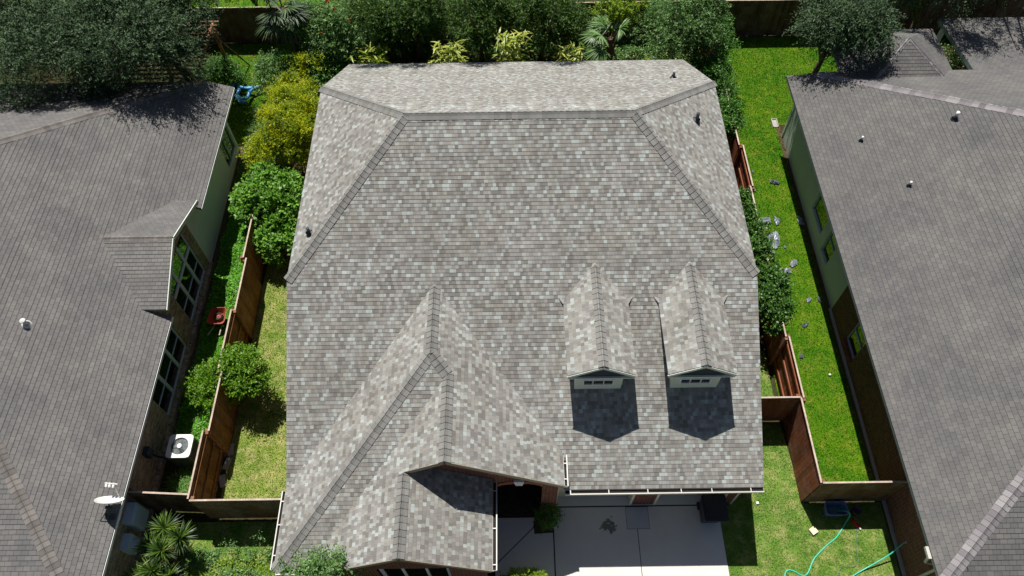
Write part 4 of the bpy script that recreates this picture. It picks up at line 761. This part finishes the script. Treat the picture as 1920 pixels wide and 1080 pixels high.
# ground cover between the left wall and the fence, and loose low growth in front
def cover(name, lab, x0, x1, y0, y1, n, zmax, L, W, mat, seed, mask=None):
    rng = np.random.default_rng(seed); P = np.stack([rng.uniform(x0, x1, n), rng.uniform(y0, y1, n), np.zeros(n)], 1); hh = (.5+.5*np.sin(P[:, 0]*5.1+np.sin(P[:, 1]*2.3)*2))*(.5+.5*np.sin(P[:, 1]*3.7+P[:, 0]*2)); P[:, 2] = (.25+.75*hh)*zmax*rng.uniform(.4, 1, n)
    if mask is not None: P = P[mask(P, rng)]
    n = len(P); D = unit(rng.normal(size=(n, 3))*np.array([1, 1, .35])); N = unit(rng.normal(0, .4, (n, 3))+[0, 0, 1]); k_ = rng.uniform(.6, 1.2, n)
    o = leaf_mesh(name, None, mat, P, D, N, L*k_, W*k_, rng); tag(o, lab, 'ground cover', None, 'stuff')
cover('ground_cover', 'dense bright green ground cover between the left wall and fence', -10.75, -9.2, 8.4, 18.4, 52000, .36, .075, .05, G['cover'], 90)
cover('ground_cover', 'mixed yellow-green low plants in front of the left front fence', -9.5, -6.1, 3.4, 5.0, 16000, .22, .075, .035, G['lime'], 91, lambda P, r: (np.sin(P[:, 0]*3.1)*np.sin(P[:, 1]*4.3+1) > .0) | (r.random(len(P)) < .12))
cover('ground_cover', 'darker leafy weeds mixed through the front left plants', -9.6, -6.1, 3.4, 5.3, 9000, .3, .085, .04, G['grey'], 95, lambda P, r: (np.sin(P[:, 0]*2.3+1)*np.sin(P[:, 1]*3.3) > .1) | (r.random(len(P)) < .1))
cover('ground_cover', 'weedy green growth along the left back yard beside the yellow bush', -10.9, -9.0, 18.3, 23.5, 12000, .16, .07, .035, G['grey'], 92)
cover('ground_cover', 'dark undergrowth on the soil under the back trees', -9, 8.5, 22.3, 27.4, 52000, .55, .13, .055, G['vine'], 93, None)
cover('leaf_litter', 'scattered dry leaves on the shaded ground behind the pergola', -14, -9, 21.6, 27.5, 1500, .03, .07, .05, G['dry'], 94)
cover('ground_cover', 'dark low plants in the shade behind the right house', 15.4, 26, 22.0, 27.5, 14000, .4, .12, .05, G['vine'], 96)
# grass blades
def in_poly(P, poly):
    ins = np.zeros(len(P), bool); j = len(poly)-1
    for i in range(len(poly)):
        (xi, yi), (xj, yj) = poly[i], poly[j]; c = ((yi > P[:, 1]) != (yj > P[:, 1])) & (P[:, 0] < (xj-xi)*(P[:, 1]-yi)/(yj-yi+1e-12)+xi); ins ^= c; j = i
    return ins
for i, (kd, poly) in enumerate(LAWNS):
    rng = np.random.default_rng(200+i); A = np.array(poly, float); lo, hi = A.min(0), A.max(0); lo[1] = max(lo[1], 3.2)
    n = int((hi-lo).prod()*(1300 if i not in (6,) else 250)); P = rng.uniform(lo, hi, (n, 2)); P = P[in_poly(P, poly)]; n = len(P); P = np.concatenate([P, np.full((n, 1), .004)], 1)
    D = unit(rng.normal(size=(n, 3))*np.array([.75, .75, 0])+[0, 0, 1]); S = unit(np.cross(D, rng.normal(size=(n, 3)))); L_ = rng.uniform(.025, .07, n)[:, None]; W_ = rng.uniform(.006, .014, n)[:, None]
    V = np.stack([P-S*W_, P+S*W_, P+D*L_], 1).reshape(-1, 3); uv = np.repeat(rng.random((n, 2)), 3, 0)
    tag(npmesh('grass', V, np.arange(n*3).reshape(n, 3), uv, M['blade_'+kd]), 'short mown grass growing on the lawn', 'grass', None, 'stuff')
#PROPS#
# ---------------------------------------------------------------- loose things
def rbox(g, x0, x1, y0, y1, z0, z1, r, mi=0, seg=4, inset=0):
    def ring(z, ins):
        out = []
        for cx, cy, a0 in ((x1-r, y1-r, 0), (x0+r, y1-r, 90), (x0+r, y0+r, 180), (x1-r, y0+r, 270)):
            for i in range(seg+1): a = math.radians(a0+90*i/seg); out.append(Vector((cx+(r-ins)*math.cos(a), cy+(r-ins)*math.sin(a), z)))
        return out
    A, B_ = ring(z0, inset), ring(z1, 0)
    for i in range(len(A)): j = (i+1) % len(A); g.face([A[i], A[j], B_[j], B_[i]], mi=mi)
    g.face(B_, mi=mi); g.face(A[::-1], mi=mi)
# air conditioner condenser
t = thing('ac_condenser', (-10.2, 8.17, 0), 'square white-topped air conditioner condenser beside the left brick wall', 'air conditioner')
g = MB(); rbox(g, -10.55, -9.85, 7.82, 8.52, .08, .84, .07)
for i in range(14): g.box((-10.556, 7.9, .14+i*.048), (-9.844, 8.44, .15+i*.048)); g.box((-10.47, 7.814, .14+i*.048), (-9.93, 8.526, .15+i*.048))
g.build('cabinet', simple('grey_green_cabinet', (92, 100, 96), .5, .1, 6, .5), t)
g = MB(); N_ = 40; cx, cy = -10.2, 8.17; out = []
def sq(a, h=.37, r=.08):
    c_, s_ = math.cos(a), math.sin(a); k_ = (abs(c_)**8+abs(s_)**8)**(-1/8); return (cx+h*k_*c_, cy+h*k_*s_)
for i in range(N_):
    a, b = 2*math.pi*i/N_, 2*math.pi*(i+1)/N_; R0 = .27; pa, pb = sq(a), sq(b); ia, ib = (cx+R0*math.cos(a), cy+R0*math.sin(a)), (cx+R0*math.cos(b), cy+R0*math.sin(b))
    g.face([(*ia, .905), (*pa, .90), (*pb, .90), (*ib, .905)]); g.face([(*pa, .90), (*pa, .83), (*pb, .83), (*pb, .90)]); g.face([(*ia, .905), (*ib, .905), (*ib, .80), (*ia, .80)])
g.build('top_cover', simple('white_enamel', (226, 226, 220), .35, .05, 8, .5), t)
g = MB(); g.lathe((cx, cy, .80), [(.27, 0), (0, -.002)], 24); o = g.build('fan_well', simple('black_fan_well', (20, 24, 26), .4, .1), t)
g = MB()
for i in range(3):
    a = 2.1*i+.4; g.face([(cx+.06*math.cos(a), cy+.06*math.sin(a), .84), (cx+.25*math.cos(a), cy+.25*math.sin(a), .83), (cx+.25*math.cos(a+.95), cy+.25*math.sin(a+.95), .87), (cx+.06*math.cos(a+1.2), cy+.06*math.sin(a+1.2), .87)])
g.build('fan', simple('grey_fan_blade', (90, 98, 104), .3, .1, 8, .6, .6), t)
g = MB()
for i in range(9):
    r_ = .065+.205*i/8; n = 36; g.tube([(cx+r_*math.cos(2*math.pi*j/n), cy+r_*math.sin(2*math.pi*j/n), .905+.012*(1-i/8)) for j in range(n+1)], .0026, 4, cap=False)
for i in range(28): a = 2*math.pi*i/28; g.tube([(cx+.06*math.cos(a), cy+.06*math.sin(a), .92), (cx+.27*math.cos(a), cy+.27*math.sin(a), .905)], .0024, 4, cap=False)
g.build('grille', simple('dark_wire', (70, 78, 80), .4, .1, 8, .5), t); g = MB(); g.lathe((cx, cy, .915), [(.07, 0), (.07, .012), (0, .016)], 20); g.build('hub_cap', M['white'], t)
# satellite dish on the left roof
zb = LP.z(-10.75, 5.56); t = thing('satellite_dish', (-10.75, 5.56, zb), 'white satellite dish with three receivers standing on the left roof edge', 'satellite dish'); c_ = Vector((-10.60, 5.84, zb+.56)); n_ = Vector((.10, .86, .5)).normalized()
g = MB(); prof = [(0, -.08), (.1, -.073), (.19, -.053), (.28, -.022), (.345, .01)]
ax = n_; a_ = Vector((1, 0, 0)); a_ = (a_-ax*a_.dot(ax)).normalized(); b_ = ax.cross(a_)
def dring(r, h): return [c_+ax*h+a_*r*1.0*math.cos(2*math.pi*j/32)+b_*r*1.08*math.sin(2*math.pi*j/32) for j in range(32)]
for (r0, h0), (r1, h1) in zip(prof, prof[1:]):
    A_, B2 = dring(max(r0, .001), h0), dring(r1, h1); A2, B3 = dring(max(r0, .001), h0-.015), dring(r1, h1-.015)
    for j in range(32): j2 = (j+1) % 32; g.face([A_[j], B2[j], B2[j2], A_[j2]]); g.face([A2[j2], B3[j2], B3[j], A2[j]])
A_, B2 = dring(.345, .01), dring(.345, -.005)
for j in range(32): j2 = (j+1) % 32; g.face([B2[j], B2[j2], A_[j2], A_[j]])
g.build('reflector', simple('white_dish_enamel', (232, 230, 222), .45, .04, 4, .4), t, True)
low = c_-b_*.45 if (b_.z > 0) else c_+b_*.45
g = MB(); lnb = c_+ax*.44+Vector((-.0, 0, -.08)); g.tube([c_+Vector((.1, -.02, -.27)), c_+Vector((.11, .15, -.24)), lnb+a_*.06], [.018, .018, .016], 8); g.bar(lnb-a_*.2, lnb+a_*.14, .03, .035); g.build('receiver_arm', M['gutter'], t)
for i, dx in enumerate((-.16, -.07, .03)): g = MB(); q = lnb+a_*dx; g.lathe(q-ax*.09, [(0, 0), (.034, 0), (.034, .05), (.018, .07), (.018, .12), (0, .12)], 12, ax); g.build('receiver', M['white'], t)
g = MB(); g.tube([c_-ax*.09, c_-ax*.2+Vector((0, 0, -.05)), Vector((-10.75, 5.56, zb+.02))], .025, 8); g.bar(Vector((-10.87, 5.56, LP.z(-10.87, 0)+.02)), Vector((-10.64, 5.56, LP.z(-10.64, 0)+.02)), .16, .015)
g.bar(c_-ax*.2+a_*.08, c_-ax*.2-a_*.08, .08, .05); g.tube([c_-ax*.2, Vector((-10.92, 5.42, LP.z(-10.92, 0)+.02))], .012, 6); g.tube([c_-ax*.2, Vector((-10.75, 5.38, zb+.02))], .012, 6); g.build('mount', M['pipe_dark'], t)
# wheelbarrow
t = thing('wheelbarrow', (-10.15, 12.95, 0), 'rusty red wheelbarrow tray with a loose wheel in it, standing by the left fence', 'wheelbarrow'); rust = simple('rusty_red_paint', (156, 74, 52), .6, .25, 7)
g = MB(); bx = [(-10.33, 12.72), (-9.97, 12.72), (-9.99, 13.16), (-10.31, 13.16)]; tp = [(-10.47, 12.62), (-9.83, 12.62), (-9.85, 13.28), (-10.40, 13.28)]
def rr_(poly, z, k_=5):
    P_ = [Vector((*q, z)) for q in poly]; out = []
    for i in range(4):
        a, b, c2 = P_[i-1], P_[i], P_[(i+1) % 4]; p0 = b.lerp(a, .22); p1 = b.lerp(c2, .22)
        for j in range(k_+1): u = j/k_; out.append(p0*(1-u)**2+b*2*u*(1-u)+p1*u*u)
    return out
lo_, hi_, hi2 = rr_(bx, .36), rr_(tp, .58), rr_([(x+(.02 if x < -10.1 else -.02), y+(.02 if y < 13 else -.02)) for x, y in tp], .585)
lo2 = [q+Vector((0, 0, .015)) for q in lo_]
for i in range(len(lo_)): j = (i+1) % len(lo_); g.face([lo_[i], lo_[j], hi_[j], hi_[i]]); g.face([lo2[j], lo2[i], hi2[i], hi2[j]]); g.face([hi_[i], hi_[j], hi2[j], hi2[i]])
g.face(lo2); g.face(lo_[::-1]); g.build('tray', rust, t)
for x in (-10.28, -10.0): g = MB(); g.tube([(x, 13.1, .33), (x*1.0, 12.6, .34), (x-(.12 if x < -10.1 else 0), 12.3, .36)], .02, 8); g.build('handle', M['wood_pale'], t); g = MB(); g.tube([(x, 12.75, .34), (x, 12.72, 0), (x, 12.9, 0)], .014, 6); g.build('leg', M['gutter'], t)
tk = simple('tyre_rubber', (46, 42, 40), .8, .1)
wt = MB(); n = 24; wt.tube([(-10.12+.115*math.cos(2*math.pi*i/n), 12.98+.115*math.sin(2*math.pi*i/n), .46) for i in range(n+1)], .045, 10, cap=False); wo = wt.build('wheel', tk, t, True); g = MB(); g.lathe((-10.12, 12.98, .44), [(.085, 0), (.085, .03), (.03, .05), (.03, .07), (0, .07)], 16); g.tube([(-10.02, 13.0, .52), (-9.94, 13.03, .53)], .022, 8); g.build('rim', rust, wo)
# wheelie bin by the garage
t = thing('trash_bin', (5.75, 6.12, 0), 'black wheeled trash bin in the shade by the right garage door', 'trash bin'); bk = simple('black_bin_plastic', (34, 38, 44), .45, .1, 6, .4)
g = MB(); g.hexa([(5.5, 5.86, .1), (5.98, 5.86, .1), (5.98, 6.36, .1), (5.5, 6.36, .1), (5.42, 5.72, .98), (6.06, 5.72, .98), (6.06, 6.42, .98), (5.42, 6.42, .98)]); g.build('body', bk, t)
g = MB(); rbox(g, 5.39, 6.09, 5.66, 6.44, .98, 1.03, .08); rbox(g, 5.46, 6.02, 5.76, 6.32, 1.03, 1.05, .06); g.build('lid', simple('dark_bin_lid', (30, 34, 46), .4, .1, 6, .4), t)
g = MB(); g.tube([(5.48, 6.42, .98), (5.48, 6.5, 1.0), (6.0, 6.5, 1.0), (6.0, 6.42, .98)], .018, 8); g.build('handle', bk, t)
for x in (5.46, 6.0): g = MB(); g.lathe((x, 6.36, .12), [(0, 0), (.12, 0), (.12, .05), (0, .05)], 16, (1, 0, 0)); g.build('wheel', tk, t)
# tub, bucket, scraps on the front right grass
t = thing('storage_tub', (9.5, 6.17, 0), 'blue-grey open plastic tub with a hose in it, below the front fence panel', 'tub'); tm = simple('blue_grey_tub_plastic', (104, 128, 158), .4, .06, 5, .4)
def open_tub(g, x0, x1, y0, y1, h, fl=.04, th=.012):
    b = [(x0+fl, y0+fl), (x1-fl, y0+fl), (x1-fl, y1-fl), (x0+fl, y1-fl)]; t_ = [(x0, y0), (x1, y0), (x1, y1), (x0, y1)]; L_, H_ = rr_(b, .01), rr_(t_, h); H2 = [q.lerp(Vector(((x0+x1)/2, (y0+y1)/2, h)), .06) for q in H_]; L_2 = [q.lerp(Vector(((x0+x1)/2, (y0+y1)/2, .03)), .06) for q in L_]
    for i in range(len(L_)): j = (i+1) % len(L_); g.face([L_[i], L_[j], H_[j], H_[i]]); g.face([L_2[j], L_2[i], H2[i], H2[j]]); g.face([H_[i], H_[j], H2[j], H2[i]])
    g.face(L_2); g.face(L_[::-1])
g = MB(); open_tub(g, 9.2, 9.83, 5.98, 6.36, .34); g.build('tub_body', tm, t); g = MB(); rim = rr_([(9.19, 5.97), (9.84, 5.97), (9.84, 6.37), (9.19, 6.37)], .345); g.tube(rim+[rim[0]], .014, 6, cap=False); g.build('rim', tm, t)
g = MB(); g.lathe((10.13, 6.13, 0), [(0, 0), (.1, 0), (.125, .27), (.135, .275), (.135, .285), (.118, .28), (.095, .02), (0, .02)], 24); tag(g.build('bucket', simple('dusky_purple_plastic', (78, 70, 90), .5, .08), None, True), 'small round dusky purple bucket beside the blue-grey tub', 'bucket')
t = thing('plastic_nozzle', (10.1, 5.75, 0), 'bent red plastic nozzle with a white tip at the edge of the fence shadow', 'hose nozzle'); g = MB(); g.tube([(10.04, 5.93, .05), (10.04, 5.85, .06), (10.1, 5.76, .06), (10.19, 5.7, .05)], [.035, .045, .04, .045], 10); g.build('grip', simple('red_plastic', (214, 24, 24), .4, .05), t, True)
g = MB(); g.tube([(10.17, 5.68, .05), (10.2, 5.62, .04)], [.03, .025], 10); g.build('tip', M['white'], t)
g = MB(); g.hexa([Vector((8.79, 5.6, z))+Vector((x*.85-y*.5, x*.5+y*.85, 0))*.1 for z in (0, .09) for x, y in ((-1, -1), (1, -1), (1, 1), (-1, 1))]); tag(g.build('cardboard_box', simple('cream_card', (226, 206, 180), .8, .05)), 'small flat cream box lying on the sunny front grass', 'box')
teal = NT('teal_hose_rubber', .35, .5); teal.col(lin((64, 196, 164))); teal = teal.m
def smooth(pts, n=6):
    P_ = [Vector(q) for q in pts]; out = []
    for i in range(len(P_)-1):
        p0, p1, p2, p3 = P_[max(i-1, 0)], P_[i], P_[i+1], P_[min(i+2, len(P_)-1)]
        for j in range(n): u = j/n; out.append(.5*((2*p1)+(p2-p0)*u+(2*p0-5*p1+4*p2-p3)*u*u+(3*p1-p0-3*p2+p3)*u**3))
    return out+[P_[-1]]
g = MB(); g.tube(smooth([(9.62, 6.15, .1), (9.74, 6.1, .3), (9.85, 6.02, .36), (9.88, 5.95, .2), (9.67, 5.66, .03), (9.4, 5.38, .025), (9.12, 5.2, .025), (8.81, 4.96, .025), (8.66, 4.83, .025), (8.55, 4.69, .025), (8.45, 4.53, .025), (8.34, 4.39, .03), (8.24, 4.35, .03), (8.14, 4.38, .025), (8.04, 4.45, .025), (7.88, 4.51, .025), (7.77, 4.48, .025), (7.70, 4.36, .025), (7.66, 4.1, .025), (7.8, 3.7, .025), (8.3, 3.4, .025)]), .019, 8)
tag(g.build('garden_hose', teal, None, True), 'teal garden hose winding from the blue-grey tub over the grass', 'hose')
t = thing('garden_hose', (11.1, 5.06, 0), 'teal garden hose stretched from the tap on the right brick wall', 'hose'); g = MB(); g.tube(smooth([(11.02, 5.06, .66), (10.75, 4.86, .36), (10.4, 4.68, .2), (10.05, 4.52, .08), (9.6, 4.3, .03), (9.0, 3.9, .03)]), .019, 8); g.build('hose', teal, t, True)
g = MB(); g.tube([(11.14, 5.08, .68), (11.04, 5.07, .68), (11.02, 5.06, .63)], .018, 8); g.tube([(11.07, 5.03, .74), (11.07, 5.12, .74)], .014, 6); g.build('tap', M['gutter'], t)
g = MB(); g.tube(smooth([(10.0, 5.9, .03), (10.09, 5.62, .02), (10.03, 5.43, .02), (9.94, 5.14, .02), (9.93, 4.95, .02), (9.91, 4.76, .02), (9.81, 4.61, .02), (9.63, 4.56, .02), (9.43, 4.57, .02), (9.28, 4.46, .02), (9.23, 4.3, .02), (9.2, 4.0, .02)]), .009, 6)
tag(g.build('cable', simple('grey_cable', (96, 110, 104), .5, .1), None, True), 'thin grey cable lying on the front right grass', 'cable')
g = MB(); g.lathe((10.5, 10.66, .0), [(0, 0), (.03, .005), (.048, .04), (.03, .085), (0, .095)], 14); tag(g.build('ball', M['white'], None, True), 'small white ball on the right neighbour\'s lawn', 'ball')
g = MB(); g.hexa([(7.26, 6.4, .02), (7.36, 6.42, .02), (7.34, 6.5, .02), (7.27, 6.49, .02), (7.27, 6.41, .06), (7.35, 6.42, .05), (7.33, 6.49, .07), (7.28, 6.48, .05)]); tag(g.build('paper_scrap', M['white']), 'crumpled white scrap on the grass by the garage eave', 'scrap')
t = MB(); t.box((10.86, 21.95, .0), (11.10, 22.4, .05)); t.box((10.86, 21.95, .05), (10.89, 22.4, .09)); t.box((11.07, 21.95, .05), (11.10, 22.4, .09)); t.box((10.89, 22.37, .05), (11.07, 22.4, .09)); tag(t.build('splash_block', M['foundation']), 'pale splash block at the rear corner of the right house wall', 'splash block')
# torn grey sheets on the right lawn
DB = [([(10.16, 19.09), (10.33, 19.11), (10.56, 19.0), (10.47, 18.86), (10.27, 18.92), (10.16, 18.98)], 'dark crumpled grey piece farthest up the right lawn'), ([(9.33, 18.67), (9.46, 18.72), (9.54, 18.58), (9.4, 18.51), (9.28, 18.54)], 'small torn grey piece against the fence rails, near the vine top'),
 ([(9.33, 17.23), (9.82, 17.27), (9.8, 16.97), (9.33, 16.92)], 'ribbed rectangular grey sheet beside the vine'), ([(9.99, 17.32), (10.08, 17.24), (10.21, 17.11), (10.05, 16.91), (9.98, 16.86), (9.96, 17.06)], 'pointed grey piece just right of the ribbed rectangular sheet'),
 ([(10.87, 17.33), (11.01, 17.22), (11.01, 17.05), (11.07, 16.89), (10.85, 16.9), (10.82, 17.13)], 'curled grey piece against the green siding wall, below the window'), ([(9.58, 16.45), (9.85, 16.59), (10.01, 16.41), (9.95, 16.19), (9.92, 15.95), (9.71, 15.78), (9.63, 15.88), (9.52, 16.03), (9.51, 16.2)], 'largest torn grey sheet, creased in the middle, beside the vine'),
 ([(9.43, 16.08), (9.55, 15.98), (9.64, 15.76), (9.66, 15.57), (9.5, 15.62), (9.4, 15.84)], 'shiny silver strip half under the vine below the largest sheet'), ([(10.17, 15.2), (10.29, 15.3), (10.41, 15.29), (10.38, 15.08), (10.2, 14.97), (10.1, 15.04)], 'folded grey piece alone in the middle of the lawn, above the bat-shaped sheet'),
 ([(9.63, 14.93), (9.75, 14.84), (9.96, 14.95), (10.12, 14.88), (10.09, 14.71), (9.85, 14.67), (9.67, 14.65)], 'bat-shaped grey sheet with ragged edges touching the vine'), ([(9.73, 14.49), (9.87, 14.49), (9.81, 14.31), (9.74, 14.35)], 'tiny triangular grey piece just below the bat-shaped sheet'),
 ([(9.76, 14.08), (9.87, 14.12), (9.87, 13.94), (9.76, 13.9)], 'tiny crumpled grey piece below the triangular one, beside the vine'), ([(10.38, 13.6), (10.47, 13.67), (10.58, 13.64), (10.51, 13.51), (10.39, 13.47)], 'small fan-shaped grey piece left of the long narrow one'),
 ([(10.77, 13.73), (10.85, 13.68), (10.96, 13.44), (10.91, 13.37), (10.79, 13.53)], 'long narrow dark grey piece near the brick corner of the wall'), ([(10.03, 12.63), (10.24, 12.67), (10.2, 12.55), (10.06, 12.44), (9.99, 12.53)], 'flat blue-grey piece on the lawn level with the end of the vine'),
 ([(9.66, 11.44), (9.8, 11.44), (9.75, 11.28), (9.63, 11.3)], 'small dark grey piece beside the fence rails, nearest the front'), ([(10.1, 15.97), (10.16, 15.9), (10.12, 15.8), (10.05, 15.83)], 'tiny pale chip right of the largest sheet'),
 ([(9.33, 7.86), (9.46, 7.72), (9.36, 7.66), (9.29, 7.66)], 'grey scrap behind the near right fence section'), ([(9.57, 19.65), (9.65, 19.59), (9.6, 19.46), (9.56, 19.48)], 'tiny grey chip near the upper fence rails on the right lawn')]
for i, (poly, lab) in enumerate(DB):
    rs = random.Random(300+i); c_ = Vector((sum(q[0] for q in poly)/len(poly), sum(q[1] for q in poly)/len(poly), 0)); sz = max((Vector((*q, 0))-c_).length for q in poly); g = MB(); ring_ = []
    for a in range(len(poly)):
        p0, p1 = Vector((*poly[a], 0)), Vector((*poly[(a+1) % len(poly)], 0))
        for j in range(3): q = p0.lerp(p1, j/3)+Vector((rs.uniform(-1, 1), rs.uniform(-1, 1), 0))*sz*.05*(j > 0); ring_.append(q+Vector((0, 0, .045+sz*rs.uniform(-.04, .13))))
    mid_ = [c_.lerp(q, .5)+Vector((0, 0, .05+sz*rs.uniform(-.04, .2))) for q in ring_]; mid_ = [Vector((q.x, q.y, max(.03, q.z))) for q in mid_]; cc_ = c_+Vector((0, 0, .05+sz*rs.uniform(0, .12)))
    for dz, rv in ((0, 1), (-.006, -1)):
        D_ = Vector((0, 0, dz)); n = len(ring_)
        for j in range(n): k2 = (j+1) % n; g.face([ring_[j]+D_, ring_[k2]+D_, mid_[k2]+D_, mid_[j]+D_][::rv]); g.face([mid_[j]+D_, mid_[k2]+D_, cc_+D_][::rv])
    if i == 2: 
        for j in range(4): g.tube([(9.36, 16.98+j*.07, .1), (9.78, 17.0+j*.07, .1)], .012, 6)
    m_ = M.setdefault('felt', simple('grey_torn_sheet', (142, 148, 156), .45, .2, 9, .5, .25)) if i not in (0, 12, 13, 14) else M.setdefault('felt_dark', simple('dark_grey_torn_sheet', (92, 98, 106), .5, .2, 9, .5, .2))
    tag(g.build('torn_sheet', m_), lab, 'debris', 'torn grey sheets scattered on the right lawn')
# blue inflatable tubes in the left back yard
t = thing('inflatable_toy', (-11.5, 24, 0), 'deflated blue inflatable tubes lying by the rear corner of the left house', 'inflatable'); bl = NT('blue_inflatable_vinyl', .35, .5)
bl.col(bl.ramp(bl.noise(bl.pos(), 3.2, 2), [(.35, lin((40, 110, 190))), (.52, lin((70, 160, 205))), (.62, lin((150, 205, 225))), (.72, lin((110, 110, 190)))]))
for pts in ([(-12.2, 24.35), (-12.03, 24.5), (-11.76, 24.66), (-11.57, 24.3), (-11.63, 23.94), (-11.41, 23.62), (-11.12, 23.55)], [(-11.57, 24.49), (-11.22, 24.40), (-10.87, 24.45), (-10.7, 24.48)], [(-10.9, 24.40), (-11.09, 24.2), (-11.15, 23.83), (-11.39, 23.8), (-11.55, 23.9)]):
    g = MB(); n = len(pts); g.tube(smooth([(x, y, .3) for x, y in pts], 5), [.07+.015*math.sin(i*1.3) for i in range((n-1)*5+1)], 12); g.build('tube', bl.m, t, True)
# pergola under the dark trees
t = thing('pergola', (-13.4, 24, 0), 'wooden pergola of brown and orange slats under the big dark tree', 'pergola')
for x in (-12.2, -14.9):
    for y in (22.6, 25.6): g = MB(); g.box((x-.06, y-.06, 0), (x+.06, y+.06, 2.5)); g.build('post', M['wood_lumber'], t)
    g = MB(); g.box((x-.04, 22.3, 2.5), (x+.04, 25.9, 2.62)); g.build('beam', M['wood_lumber'], t)
for i in range(15): y = 22.4+i*.24; g = MB(); g.box((-15.2, y, 2.625), (-11.95, y+.09, 2.65)); g.build('slat', M['wood_brown'], t)
g = MB(); g.tube([(-11.55, 26.2, 0), (-12.1, 25.2, 2.4)], .03, 8) ; tag(g.build('wooden_pole', M['wood_old']), 'brown wooden pole leaning against the pergola corner', 'pole')
# blocks at the foot of the left fence, bare twigs
for i, (x, y, r_, lab) in enumerate([(-9.02, 7.35, .3, 'flat grey stone nearest the front at the foot of the left fence'), (-8.98, 7.9, -.2, 'flat grey stone in the middle of three at the foot of the left fence'), (-8.96, 8.35, .15, 'flat grey stone farthest back of three at the foot of the left fence')]):
    g = MB(); g.hexa([Vector((x, y, z))+Vector((a*math.cos(r_)-b*math.sin(r_), a*math.sin(r_)+b*math.cos(r_), 0)) for z, k2 in ((0, 1), (.07, .9)) for a, b in ((-.09*k2, -.2*k2), (.09*k2, -.2*k2), (.09*k2, .2*k2), (-.09*k2, .2*k2))]); tag(g.build('stone_block', M['foundation']), lab, 'stone', 'stones along the foot of the left fence')
